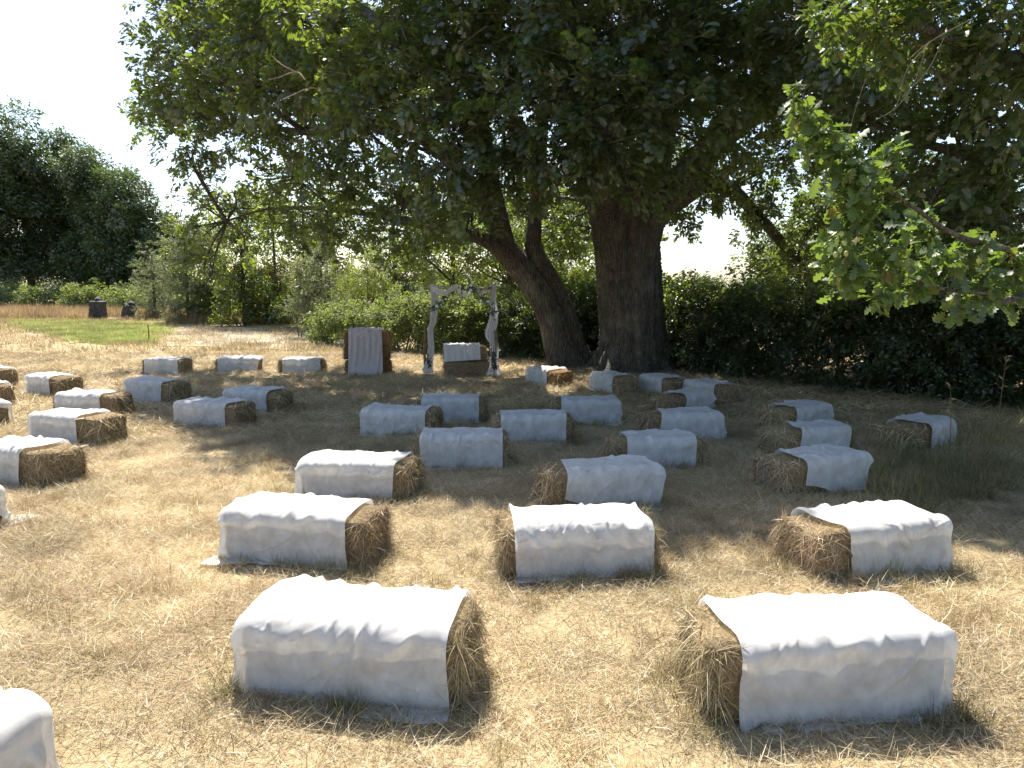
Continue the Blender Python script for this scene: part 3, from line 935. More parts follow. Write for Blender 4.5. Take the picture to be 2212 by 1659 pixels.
o = link("red_cushion", mesh_np("red_cushion", rv, rq, [M['red']]))
o.location = (axx + .60, ayy + .12, .27); o.rotation_euler = (0, .1, .2)
tag(o, "flat red cushion propped behind the right end of the altar", "cushion")

# ------------------------------------------------------------------ the arch
def ZP(zx, zy, Y):
    """the close-up of the arch: its pixels to a point at distance Y"""
    return P((900 + zx / 5.53) / 1.085, (620 + zy / 5.53) / 1.085, Y)


YL, YR = 15.74, 15.3
arch = thing("wedding_arch", "birch pole arch standing behind the altar in front of the brambles", "arch", (-1.12, 15.5, 0))
ab = np.array([-1.12, 15.5, 0])


def pole(name, a, b, r0, r1, mat, ridge=.05):
    pts = np.linspace(a, b, 5) + rng.normal(size=(5, 3)) * .012
    V, Q = tube(pts - ab, np.linspace(r0, r1, 5), 10, ridge, seed=int(rng.integers(99)))
    link(name, mesh_np(name, V, Q, [mat]), arch)


def base(p): return np.array([p[0], p[1], 0.0])


pole("post", base(G(926, 808)), ZP(650, 255, YL), .045, .038, M['birch'])
pole("post", base(G(1067, 813)), ZP(1385, 215, YR), .05, .042, M['birch'])
pole("crossbeam", ZP(585, 285, YL), ZP(1440, 320, YR), .036, .032, M['birch'])
pole("stake", base(G(918, 806)) + [0, -.05, 0], ZP(532, 770, YL - .06), .035, .03, M['stake'])
pole("stake", base(G(1066, 812)) + [0, -.08, 0], ZP(1462, 850, YR - .08), .04, .035, M['stake'])
for zx, zy, Y in ((650, 300, YL - .05), (1385, 310, YR - .05)):
    c = ZP(zx, zy, Y) - ab
    th = np.linspace(0, 6.3, 14)
    V, Q = tube(c[None] + np.stack([.055 * np.cos(th), .06 * np.sin(th) + .05, .02 * np.sin(3 * th)], 1), np.full(14, .012), 6, sub=2)
    link("rope_tie", mesh_np("rope_tie", V, Q, [M['stake']]), arch)


def ribbon(pts, wid, folds=5, depth=.03, nacross=25, sub=10, seed=0, flat=(1, 0, 0)):
    pts = np.asarray(pts, float); g = np.random.default_rng(seed)
    n = len(pts); t = np.linspace(0, n - 1, (n - 1) * sub + 1); i = np.clip(t.astype(int), 0, n - 2); f = (t - i)[:, None]
    pm = np.vstack([2 * pts[0] - pts[1], pts, 2 * pts[-1] - pts[-2]])
    p0, p1, p2, p3 = pm[i], pm[i + 1], pm[i + 2], pm[i + 3]
    c = 0.5 * (2 * p1 + (p2 - p0) * f + (2 * p0 - 5 * p1 + 4 * p2 - p3) * f ** 2 + (3 * p1 - p0 - 3 * p2 + p3) * f ** 3)
    w = np.interp(t, np.arange(n), wid)
    tan = nrmz(np.gradient(c, axis=0))
    dep = np.array([0, -1.0, .05]); side = nrmz(np.cross(tan, dep)); out = np.cross(side, tan)
    u = np.linspace(-.5, .5, nacross)
    ph = np.cumsum(g.normal(size=len(t)) * .12)[:, None]
    zig = np.sin(u[None] * folds * 6.28 + ph) * (.6 + .4 * np.sin(3 * u[None] + ph)) + .4 * np.sin(u[None] * folds * 14 + 2 * ph)
    rnd = np.sqrt(np.maximum(0, 1 - (2 * u[None]) ** 2)) * .6
    V = c[:, None] + side[:, None] * (w[:, None] * u[None])[..., None] + out[:, None] * (depth * zig + rnd * np.minimum(w[:, None], .14) * .5)[..., None]
    m = len(t)
    I, J = np.meshgrid(np.arange(m - 1), np.arange(nacross - 1), indexing='ij'); b = I * nacross + J
    return V.reshape(-1, 3), np.stack([b, b + nacross, b + nacross + 1, b + 1], -1).reshape(-1, 4)


def drape(label, zpts, Y, seed, folds=4, depth=.034):
    pts = [ZP(a, b, Y - .06) for a, b, _ in zpts]; w = [k / 600.0 * (15.5 / 1537 * 100 / 1.0) for _, _, k in zpts]
    V, Q = ribbon(pts, w, folds, depth, seed=seed)
    V[:, 2] = np.maximum(V[:, 2], .012)
    o = link("white_drape", mesh_np("white_drape", V, Q, [M['drape']]))
    return tag(o, label, "drape", "fabric hung on the arch")


drape("white fabric wound down the left post and pooling at its foot",
      [(625, 255, 60), (650, 330, 105), (660, 480, 95), (650, 640, 85), (640, 740, 70), (605, 830, 70), (603, 930, 78), (610, 1080, 85), (595, 1220, 95), (575, 1330, 120), (560, 1400, 165), (520, 1420, 210)], YL, 1)
drape("white fabric billowing down the right post to the ground",
      [(1425, 255, 40), (1425, 330, 60), (1415, 480, 80), (1425, 620, 100), (1415, 740, 120), (1390, 830, 130), (1375, 910, 130), (1395, 980, 80), (1440, 1040, 90), (1432, 1180, 105), (1428, 1320, 120), (1425, 1410, 190), (1420, 1440, 220)], YR, 2)
drape("white fabric swagged in loops along the crossbeam",
      [(610, 275, 50), (660, 315, 80), (730, 365, 75), (800, 370, 60), (880, 320, 60), (945, 285, 55), (985, 350, 60), (1040, 385, 60), (1100, 365, 60), (1160, 310, 50), (1210, 330, 60), (1260, 375, 60), (1310, 340, 60), (1390, 300, 45)], 15.45, 3, 3, .018)


def garland(label, zpts, Y, n, mat, fl=0, wid=.05, leaf=.075, seed=0):
    g = np.random.default_rng(seed)
    pts = np.array([ZP(a, b, Y) for a, b in zpts]); c0 = pts.mean(0)
    t = g.random(n) * (len(pts) - 1); i = np.clip(t.astype(int), 0, len(pts) - 2); f = (t - i)[:, None]
    o = pts[i] * (1 - f) + pts[i + 1] * f + g.normal(size=(n, 3)) * wid * .5
    root = thing("leafy_garland", label, "garland", tuple(c0), group="greenery on the arch")
    V, Q = leaf_geo(o - c0, g.normal(size=(n, 3)) + [0, -.3, -.5], g.normal(size=(n, 3)) + [0, -.8, .6], leaf * g.uniform(.6, 1.3, n), OVAL3)
    link("foliage", mesh_np("foliage", V, Q, [mat]), root, "stuff")
    sv, sq = tube(pts - c0, np.full(len(pts), .007), 5)
    link("stem", mesh_np("stem", sv, sq, [M['twig']]), root)
    for k in range(fl):
        q = o[k] - c0 + [0, -.05, 0]
        m_ = 9; a = np.linspace(0, 6.28, m_, endpoint=False)
        d = np.stack([np.cos(a), np.full(m_, -.5), np.sin(a)], 1)
        V, Q = leaf_geo(np.tile(q, (m_, 1)), d, np.tile([0, -1.0, 0], (m_, 1)), np.full(m_, .04), OVAL3, fold=.4)
        link("flower", mesh_np("flower", V, Q, [M['flower']]), root)


garland("green garland trailing from the beam to the left post of the arch", [(620, 560), (690, 530), (735, 470), (790, 400), (860, 350), (930, 290)], 15.5, 190, M['sage'], 5, .07, seed=1)
garland("green garland with white flowers hanging from the right of the beam", [(1000, 290), (1080, 310), (1160, 290), (1210, 370), (1260, 420), (1330, 470), (1380, 560), (1430, 650)], 15.2, 230, M['sage'], 8, .075, seed=2)
garland("dark leaf cluster tied to the foot of the left post", [(560, 1150), (570, 1230), (585, 1290), (600, 1330)], YL - .12, 46, M['dark_leaf'], 0, .05, .06, seed=3)
garland("dark leaf cluster tied to the foot of the right post", [(1410, 1130), (1420, 1200), (1430, 1270), (1430, 1350)], YR - .15, 80, M['dark_leaf'], 0, .09, .065, seed=4)

# ------------------------------------------------------------------ trees, hedge, bushes
g = np.random.default_rng(21)
OAKSP = [spray(g, 20, .125, .34, LOBED) for _ in range(5)]
OAKBIG = [spray(g, 22, .20, .6, OVAL5) for _ in range(3)]
SMALLSP = [spray(g, 26, .065, .26, OVAL5) for _ in range(4)]
WILSP = [spray(g, 34, .075, .42, LANCE3, .5, .4) for _ in range(3)]
BRAMSP = [spray(g, 24, .075, .30, OVAL5, 1.3, 1.0) for _ in range(4)]
FARSP = [spray(g, 40, .24, .9, OVAL3, 1.6) for _ in range(4)]
MIDSP = [spray(g, 34, .13, .6, OVAL5, 1.2) for _ in range(4)]


def fill(blobs, dens, power=2.2, zmin=.05, droop=.15, out=.55):
    """twig positions in the volume of soft balls (x, y, z, r[, flatten]), leafier towards the outside"""
    Ps, Rs = [], []
    for b in blobs:
        c = np.array(b[:3]); r = b[3]; fl = b[4] if len(b) > 4 else .8
        n = max(4, int(dens * r * r))
        d = nrmz(rng.normal(size=(n, 3))); rad = r * rng.random(n) ** (1 / power) * rng.uniform(.75, 1.12, n)
        p = c + d * rad[:, None] * [1, 1, fl]
        yaw = np.arctan2(d[:, 1], d[:, 0]) + rng.normal(size=n) * .7
        pit = -(np.arcsin(np.clip(d[:, 2], -1, 1)) * out) + rng.normal(size=n) * .35 + droop
        k = p[:, 2] > zmin
        Ps.append(p[k]); Rs.append(np.stack([rng.normal(size=n) * .4, pit, yaw], 1)[k])
    return np.concatenate(Ps), np.concatenate(Rs)


def crown(parent, base_, blobs, srcs, mats, dens, scl=(.75, 1.25), name="crown", **kw):
    p, r = fill(blobs, dens, **kw)
    return instancer(name, srcs, p - base_, r, rng.uniform(*scl, len(p)), mats, parent)


def limbs(parent, base_, paths, mat, name="limb", seg=9, ridge=.05):
    for pts, rad in paths:
        V, Q = tube(np.asarray(pts) - base_, rad, seg, ridge, seed=int(rng.integers(999)))
        link(name, mesh_np(name, V, Q, [mat]), parent)


def twigs_to(parent, base_, blobs, paths, mat, r0=.05, name="branches", extra=2, reach=.85):
    """boughs from the limbs out to the leaf masses, with a few side twigs"""
    nodes = np.concatenate([np.asarray(p) for p, _ in paths])
    gs = []
    for b in blobs:
        c = np.array(b[:3]); r = b[3]
        dd = np.linalg.norm(nodes - c, axis=1) + .6 * np.maximum(nodes[:, 2] - c[2], 0)
        s = nodes[np.argmin(dd)]
        if np.linalg.norm(s - c) > 4.2: continue
        mid = (s + c) / 2 + rng.normal(size=3) * .1 * np.linalg.norm(c - s) * [1, 1, .6]
        rr = min(r0, .02 + .012 * np.linalg.norm(c - s))
        V, Q = tube([s, mid, c], [rr, rr * .7, rr * .4], 5, sub=5); gs.append((V, Q, 0))
        for _ in range(extra):
            e = c + nrmz(rng.normal(size=3)) * r * reach
            V, Q = tube([mid * .4 + c * .6, (c + e) / 2 + rng.normal(size=3) * .1, e], [rr * .5, rr * .35, .006], 4, sub=3); gs.append((V, Q, 0))
    V, Q, _ = cat_geo(gs)
    link(name, mesh_np(name, V - base_, Q, [mat]), parent, "stuff")


def B(*rows):
    """rows (px, py, distance, radius) to leaf masses"""
    return [(*P(r[0], r[1], r[2]), r[3]) for r in rows]


def path(*rows):
    return [P(a, b, c) for a, b, c in rows]


EDGE = np.array([(-16, 17), (-10.8, 15.2), (-8, 12.9), (-5.6, 10.8), (-3, 8.5), (-2.25, 7.5), (-.97, 7.2), (.4, 6.5), (1.5, 5.2), (2.2, 6.2), (3.7, 5.1), (6, 4), (10, 2)])


def clear_of_meadow(blobs, m=.6):
    """keep only leaf masses whose shade falls where the meadow lies in shade"""
    k = []
    for b in blobs:
        h = b[2]; x_ = b[0] - sdir.x / sdir.z * h; y_ = b[1] - sdir.y / sdir.z * h
        if y_ - m * b[3] < np.interp(x_, EDGE[:, 0], EDGE[:, 1]): continue
        if y_ + m * b[3] > (17.9 if x_ < .5 else 19.2): continue
        k.append(b)
    return k


def off_frame(b):
    return b[2] - 1.15 * b[3] - EYE > .385 * b[1]


# --- the great oak with the thick trunk
ob = np.array([2.73, 16.45, 0.0])
oak = thing("oak_tree", "massive oak with thick straight trunk behind the arc of bales", "tree", tuple(ob))
tr = path((1368, 815, 16.45), (1367, 770, 16.45), (1364, 700, 16.45), (1358, 600, 16.45), (1355, 530, 16.45), (1358, 470, 16.45), (1362, 420, 16.4))
tr[0][2] = -.1
V, Q = tube(np.array(tr) - ob, [.88, .76, .69, .69, .72, .86, .93], 140, .045, seed=4, sub=24)
link("trunk", mesh_np("trunk", V, Q, [M['bark']]), oak)
for k in range(9):
    a = k * .7 + rng.normal() * .15; q0 = np.array([math.cos(a), math.sin(a), 0])
    V, Q = tube([q0 * .5 + [0, 0, .6], q0 * .68 + [0, 0, .24], q0 * .88 + [0, 0, .06], q0 * 1.15 + [.06 * rng.normal(), .06 * rng.normal(), -.06]], [.16, .18, .12, .05], 14, .06, seed=k)
    link("root", mesh_np("root", V, Q, [M['bark']]), oak)
oak_l = [
    (path((1315, 440, 16.4), (1262, 330, 15.8), (1236, 160, 14.8), (1228, -60, 13.8), (1225, -400, 13)), [.5, .34, .26, .2, .08]),
    (path((1385, 440, 16.4), (1415, 280, 15.8), (1390, 90, 15), (1370, -120, 14.5), (1360, -420, 14.5)), [.5, .36, .28, .22, .08]),
    (path((1420, 440, 16.4), (1520, 340, 16), (1640, 240, 15.5), (1790, 150, 15), (1950, 60, 14)), [.38, .24, .18, .12, .05]),
    (path((1425, 450, 16.6), (1550, 395, 17.3), (1640, 470, 18), (1720, 560, 18.3), (1790, 650, 18.5)), [.30, .17, .14, .11, .05]),
    (path((1330, 430, 16.2), (1290, 250, 14), (1200, 90, 12), (1130, -60, 10.5)), [.4, .26, .16, .06]),
    (path((1400, 430, 16.6), (1440, 240, 18.5), (1480, 40, 20.5), (1500, -200, 22)), [.4, .3, .2, .07]),
]
limbs(oak, ob, oak_l, M['bark'], ridge=.03, seg=18)
oak_front = B(
    (1140, 240, 9.9, .7), (1130, 90, 10.2, .85), (1250, 60, 10, .85), (1275, 190, 9.6, .75), (1205, 310, 10.2, .7), (1300, 300, 10, .7),
    (1345, 375, 10.6, .5), (1380, 240, 10, .75), (1380, 100, 10, .85), (1480, 60, 10.5, .85), (1500, 195, 10.5, .75), (1560, 120, 11, .85),
    (1640, 60, 11, .85), (1640, 190, 12, .8), (1590, 285, 13, .6), (1470, 290, 11.2, .45), (1412, 415, 11.2, .26), (1365, 405, 11, .25), (1290, 385, 11.6, .4),
    (1100, 390, 11, .55), (1170, 400, 11.6, .4), (1060, 330, 10.6, .6), (1440, 365, 11.5, .35), (1240, -60, 10.2, .9), (1400, -60, 10.4, .9), (1560, -50, 11, .9), (1090, -60, 10.2, .9))
oak_low = B(
    (1610, 500, 18.2, .4), (1640, 590, 18.6, .4), (1615, 560, 18.6, .28), (1500, 360, 15.2, .5), (1560, 330, 15, .5), (1450, 420, 15.3, .28), (1580, 250, 14, .6), (1520, 425, 17, .6), (1495, 485, 16.6, .3), (1460, 470, 16.3, .3), (1560, 395, 17, .65), (1650, 370, 17.2, .85), (1620, 440, 17.5, .5), (1710, 470, 18, .9),
    (1760, 550, 18.2, .85), (1690, 530, 18.4, .5), (1790, 620, 18.4, .6), (1800, 430, 17.5, 1.0), (1720, 320, 16, .9), (1500, 350, 18.5, .8), (1250, 420, 19.5, .9), (1440, 330, 19, 1.),
    (1130, 400, 19, .9), (1210, 480, 20.5, 1.0), (1110, 500, 20.5, 1.0), (1230, 570, 21, .9), (1260, 500, 19.5, .5))
oak_up = []
for k in range(150):
    a = rng.uniform(0, 6.283); rr = math.sqrt(rng.random()); zz = rng.uniform(5.8, 14)
    prof = math.sqrt(max(0.05, 1 - ((zz - 7.0) / 8.2) ** 2))
    px_, py_ = 2.6 + 7.4 * prof * rr * math.cos(a), 16.0 + 6.4 * prof * rr * math.sin(a)
    b = (px_, py_, zz, rng.uniform(1.0, 1.5))
    if off_frame(b): oak_up.append(b)
oak_up = clear_of_meadow(oak_up)
oak_in = [(rng.uniform(-1.5, 7.5), rng.uniform(13, 20), rng.uniform(4.8, 8.2), rng.uniform(.7, 1.0)) for _ in range(26)]
oak_in = clear_of_meadow([b for b in oak_in if b[2] > 4.6 + .12 * abs(b[0] - 2)])
crown(oak, ob, oak_front + oak_low, OAKSP, [M['oak'], M['twig']], 92)
crown(oak, ob, oak_in, OAKSP, [M['oak'], M['twig']], 60)
crown(oak, ob, oak_up, OAKBIG, [M['oak'], M['twig']], 35)
twigs_to(oak, ob, oak_front + oak_low + oak_in + oak_up, oak_l, M['bark'], .06)

# --- the leaning oak
lb = np.array([1.32, 17.2, 0.0])
lean = thing("oak_tree", "leaning oak with twin furrowed trunk curving left over the arch", "tree", tuple(lb))
t1 = path((1232, 800, 17.2), (1208, 745, 17.2), (1192, 690, 17.2), (1160, 625, 17.2), (1115, 565, 17.2), (1085, 530, 17.1))
t2 = path((1255, 800, 17.4), (1238, 745, 17.4), (1224, 690, 17.4), (1195, 620, 17.4), (1160, 560, 17.35), (1150, 520, 17.3))
t1[0][2] = t2[0][2] = -.1
for nm, tt, rr in (("trunk", t1, [.46, .36, .32, .31, .30, .27]), ("trunk", t2, [.42, .30, .26, .25, .24, .2])):
    V, Q = tube(np.array(tt) - lb, rr, 56, .03, seed=len(tt) + int(rr[0] * 50), sub=14)
    link(nm, mesh_np(nm, V, Q, [M['bark']]), lean)
lean_l = [
    (path((1110, 560, 17.1), (1040, 515, 16.7), (950, 490, 16.4), (850, 472, 16.2), (720, 452, 16.3), (580, 452, 16.8), (490, 478, 17)), [.2, .15, .11, .08, .055, .03, .015]),
    (path((1090, 535, 17.1), (1062, 400, 16.4), (1034, 220, 15.2), (1030, 40, 14.6), (1025, -250, 14.2)), [.26, .2, .16, .13, .05]),
    (path((1152, 525, 17.3), (1158, 440, 17.2), (1172, 280, 17), (1180, 60, 17.5), (1190, -200, 18)), [.2, .15, .13, .1, .05]),
    (path((1075, 500, 17), (1000, 380, 15.5), (900, 290, 13.5), (780, 268, 13), (660, 285, 14), (560, 268, 15)), [.2, .16, .13, .10, .07, .035]),
    (path((850, 472, 16.2), (720, 380, 18), (580, 300, 19.2), (440, 250, 20)), [.08, .05, .035, .02]),
    (path((660, 285, 14), (540, 200, 16), (430, 110, 17), (380, 20, 17.5)), [.06, .045, .03, .015]),
    (path((720, 380, 18), (640, 250, 19.5), (560, 120, 20.5)), [.05, .04, .02]),
    (path((1050, 350, 16), (960, 190, 14), (830, 60, 13), (680, -40, 13.5), (520, -120, 14.5)), [.18, .15, .12, .08, .04]),
]
limbs(lean, lb, lean_l, M['bark'], ridge=.03, seg=14)
lean_front = B(
    (290, 15, 16, .6), (350, 110, 16, .65), (332, 235, 16, .42), (400, 320, 16, .6), (390, 200, 15.5, .75), (385, 40, 15.5, .7), (460, 60, 15, .9), (480, 180, 14.5, .85),
    (520, 285, 15, .6), (425, 365, 16, .4), (560, 90, 13.5, .95), (600, 200, 13, .85), (630, 300, 14.2, .6), (680, 60, 12, .95), (720, 180, 12, .85),
    (730, 320, 12.6, .6), (720, 405, 13.2, .55), (800, 410, 13, .6), (860, 340, 11.5, .75), (820, 215, 11, .8), (800, 90, 11, .9), (900, 100, 10.6, .85),
    (930, 215, 10.6, .8), (960, 330, 10.2, .75), (985, 415, 10.6, .5), (880, 450, 12, .55), (1000, 90, 10.8, .75), (1010, 270, 10.4, .5), (1060, 240, 10.4, .45), (560, -40, 13.5, .9), (700, -60, 12, .95), (850, -60, 11, .95), (980, -60, 10.8, .9),
    (420, -40, 15, .8), (640, 385, 15, .45), (950, 490, 13.5, .45), (1000, 480, 14, .4))
lean_low = B(
    (660, 470, 15, .55), (750, 485, 16, .65), (850, 510, 16.8, .6), (920, 530, 17, .55), (960, 480, 15.4, .55), (700, 535, 17, .35),
    (430, 440, 17, .5), (440, 510, 17, .45), (440, 570, 17, .35), (455, 610, 17.1, .25), (550, 450, 17.6, .5), (600, 400, 17, .55), (530, 540, 19, .3), (410, 490, 17.3, .3), (500, 410, 17.2, .45), (620, 490, 17.4, .4), (660, 390, 16, .45))
lean_up = []
for k in range(150):
    a = rng.uniform(0, 6.283); rr = math.sqrt(rng.random()); zz = rng.uniform(5.6, 12)
    prof = math.sqrt(max(0.05, 1 - ((zz - 6.6) / 6.6) ** 2))
    px_, py_ = -3.2 + 6.6 * prof * rr * math.cos(a), 16.3 + 5.2 * prof * rr * math.sin(a)
    b = (px_, py_, zz, rng.uniform(.9, 1.35))
    if off_frame(b): lean_up.append(b)
lean_up = clear_of_meadow(lean_up)
lean_in = [(rng.uniform(-7, -1), rng.uniform(13.5, 18.5), rng.uniform(5.4, 7.6), rng.uniform(.6, .9)) for _ in range(20)]
for k in range(40):
    b = (rng.uniform(-10.5, -2), rng.uniform(16.5, 22.0), rng.uniform(5.9, 9.2), rng.uniform(.7, 1.0))
    if b[0] / b[1] * F + PCX - b[3] / b[1] * F > 290: lean_in.append(b)
lean_in = clear_of_meadow(lean_in, .3)
lean_front = clear_of_meadow(lean_front, .2)
crown(lean, lb, lean_front + lean_low, OAKSP, [M['oak'], M['twig']], 78)
crown(lean, lb, lean_in, OAKSP, [M['oak'], M['twig']], 62)
crown(lean, lb, lean_up, OAKBIG, [M['oak'], M['twig']], 44)
twigs_to(lean, lb, lean_front + lean_low + lean_in + lean_up, lean_l, M['bark'], .05)
dv = []
for pp in (path((640, 155, 10.8), (610, 140, 10.6), (587, 120, 10.5)), path((660, 172, 10.8), (640, 155, 10.8), (600, 168, 10.6), (580, 172, 10.5)), path((700, 200, 11), (670, 190, 10.8), (610, 215, 10.6))):
    V, Q = tube(pp, [.012, .009, .005, .004][:len(pp)], 5); dv.append((V - lb, Q, 0))
V, Q, _ = cat_geo(dv)
link("dead_twig", mesh_np("dead_twig", V, Q, [M['birch']]), lean)

# --- the near oak whose branches reach in from the right
nb = np.array([8.2, 7.2, 0.0])
near = thing("oak_tree", "near oak whose lobed leafy branches reach in from the right edge", "tree", tuple(nb))
V, Q = tube(np.array([[8.2, 7.2, -.1], [8.15, 7.2, .5], [8.0, 7.1, 2.2], [7.8, 7.1, 4.2], [7.6, 7.0, 6.5]]) - nb, [.55, .42, .36, .32, .22], 40, .03, seed=9, sub=10)
link("trunk", mesh_np("trunk", V, Q, [M['bark']]), near)
near_l = [
    ([np.array([7.9, 7.1, 3.0])] + path((2260, 560, 4.4), (2180, 540, 3.9), (2060, 505, 3.7), (1970, 445, 3.6), (1890, 390, 3.55), (1810, 310, 3.5), (1745, 225, 3.45)), [.12, .03, .017, .013, .010, .008, .005, .002]),
    ([np.array([7.9, 7.1, 2.8])] + path((2280, 620, 4.2), (2150, 632, 3.8), (2050, 626, 3.7), (1965, 600, 3.65)), [.1, .02, .012, .009, .004]),
    ([np.array([7.8, 7.0, 4.6])] + path((2230, 120, 6.5), (2120, 110, 6.2), (1990, 60, 6), (1840, 20, 5.8)), [.16, .07, .05, .035, .012]),
    ([np.array([7.7, 7.0, 5.5])] + path((2120, -120, 7), (1950, -160, 7), (1800, -120, 7.4)), [.2, .12, .09, .04]),
    ([np.array([7.9, 7.1, 3.6])] + path((2200, 330, 7.6), (2080, 330, 7.8), (1960, 300, 8)), [.14, .08, .06, .03]),
]
limbs(near, nb, near_l, M['bark'], ridge=.03)
near_f = B(
    (1950, 180, 8, .55), (2060, 290, 7.6, .6), (2160, 150, 7.2, .6), (2120, 410, 8.4, .6), (2210, 340, 7.2, .5), (2010, 60, 6.6, .5), (2210, 480, 8, .5),
    (2060, 470, 9.4, .6), (1890, 300, 10, .7), (1780, 110, 9.6, .7), (1880, 90, 8, .6), (1860, 220, 9.5, .6), (1960, 420, 10, .6), (1760, 210, 11, .6), (2240, 220, 6.5, .5), (2150, 20, 6.2, .5), (2250, 60, 6, .5),
    (2170, 570, 9, .5), (1990, 540, 10.5, .5), (1900, 470, 11, .5), (1730, 20, 9.5, .7), (2080, 580, 10, .45))
near_u = [(6.8 + rng.uniform(-3.2, 2.2), 7.6 + rng.uniform(-2.6, 3.0), rng.uniform(6.2, 9.5), rng.uniform(.8, 1.2)) for _ in range(26)]
crown(near, nb, near_f, OAKSP, [M['oak'], M['twig']], 140, (.7, 1.1))
near_m = B((1790, 25, 5.8, .16), (1850, 40, 5.8, .2), (1900, 20, 5.9, .22), (1960, 70, 6, .25), (1730, 35, 5.7, .1), (2020, 30, 6, .25), (1840, 110, 6.2, .12), (1900, 140, 6.2, .1))
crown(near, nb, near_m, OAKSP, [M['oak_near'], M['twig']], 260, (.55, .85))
crown(near, nb, near_u, OAKBIG, [M['oak'], M['twig']], 45)
twigs_to(near, nb, near_f + near_u, near_l, M['bark'], .03)
# single leaves of the sunlit branch, each one an object
LV = []
for k in range(10):
    V, Q = leaf_geo([[0, 0, 0]], [[1, 0, 0]], [[0, 0, 1]], [1.0], LOBED, fold=rng.uniform(-.1, .6), droop=rng.uniform(-.1, .6))
    V[:, 2] += .05 * np.sin(9 * V[:, 0] + k) * np.abs(V[:, 1]) * 3
    V[:, 1] += .12 * V[:, 0] ** 2 * rng.normal()
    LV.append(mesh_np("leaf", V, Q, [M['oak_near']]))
clus = [(1722, 195, 3.45, .035, 7), (1745, 240, 3.45, .05, 10), (1775, 290, 3.5, .11, 26), (1830, 320, 3.55, .10, 22), (1850, 380, 3.5, .14, 34), (1900, 410, 3.6, .10, 20),
        (1935, 320, 3.6, .07, 10), (1860, 450, 3.55, .13, 26), (1820, 540, 3.5, .11, 20), (1850, 600, 3.55, .09, 16), (1930, 550, 3.6, .14, 26), (1910, 640, 3.6, .06, 8),
        (2000, 480, 3.7, .11, 14), (2050, 570, 3.75, .13, 20), (1990, 615, 3.7, .08, 10), (2110, 530, 3.8, .11, 14), (2130, 610, 3.8, .12, 14), (2190, 560, 3.9, .11, 12), (2080, 665, 3.7, .05, 5), (2200, 640, 4, .08, 6)]
tips = []
for px_, py_, Y_, r_, n_ in clus:
    c = P(px_, py_, Y_); tips.append((*c, r_))
    for k in range(n_):
        p = c + nrmz(rng.normal(size=3)) * r_ * rng.random() ** .5 * [1, 1, .9] * .85
        d = nrmz((p - c) * 6 + rng.normal(size=3) * .6 + [-.25, -.15, -.15])
        n_v = rng.normal(size=3) * .45 + [0, -.15, .9]
        sd = nrmz(np.cross(n_v, d)); n_v = np.cross(d, sd)
        s = rng.uniform(.062, .105)
        o = link("leaf", LV[int(rng.integers(10))], near)
        mt = Matrix(((d[0], sd[0], n_v[0]), (d[1], sd[1], n_v[1]), (d[2], sd[2], n_v[2]))).to_4x4()
        o.matrix_local = Matrix.Translation(Vector(p - d * s * .5 - nb)) @ mt @ Matrix.Scale(float(s), 4)
twigs_to(near, nb, tips, near_l[:2], M['twig'], .003, "twig", 0)
lo_, ld_, ln_, ls_ = [], [], [], []
for t in tips:
    for k in range(int(1600 * t[3] ** 1.5)):
        p = np.array(t[:3]) + nrmz(rng.normal(size=3)) * t[3] * 1.05 * rng.random() ** .5 + [0, .06, -.02]
        lo_.append(p); ld_.append(rng.normal(size=3) + [-.2, 0, -.2]); ln_.append(rng.normal(size=3) * .5 + [0, -.1, .9]); ls_.append(rng.uniform(.06, .11))
V, Q = leaf_geo(np.array(lo_) - nb, ld_, ln_, ls_, LOBED)
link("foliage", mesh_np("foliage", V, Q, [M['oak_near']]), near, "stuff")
dv = []
for pp in (path((2010, 90, 4.6), (1960, 150, 4.6), (1935, 230, 4.6), (1890, 260, 4.6)), path((2000, 105, 4.6), (1970, 190, 4.6), (1930, 240, 4.6)), path((2040, 80, 4.6), (2005, 150, 4.6), (1950, 210, 4.6)),
           path((1870, 170, 4.6), (1850, 230, 4.6), (1830, 300, 4.6)), path((2100, 40, 4.8), (2010, 90, 4.6), (1960, 130, 4.6))):
    V, Q = tube(pp, [.003, .0027, .0022, .0014][-len(pp):], 5); dv.append((V - nb, Q, 0))
V, Q, _ = cat_geo(dv)
link("dead_twig", mesh_np("dead_twig", V, Q, [M['twig']]), near)
for k, (px_, py_) in enumerate(((1818, 505), (1808, 520), (1825, 525), (1815, 540), (1828, 548), (1805, 550))):
    V, Q = tube([(0, 0, -.014), (0, 0, -.009), (0, 0, 0), (0, 0, .009), (0, 0, .013)], [.002, .008, .010, .008, .003], 8, sub=2)
    o = link("acorn", mesh_np("acorn", V, Q, [M['acorn']]), near); o.location = P(px_, py_, 3.38) - nb


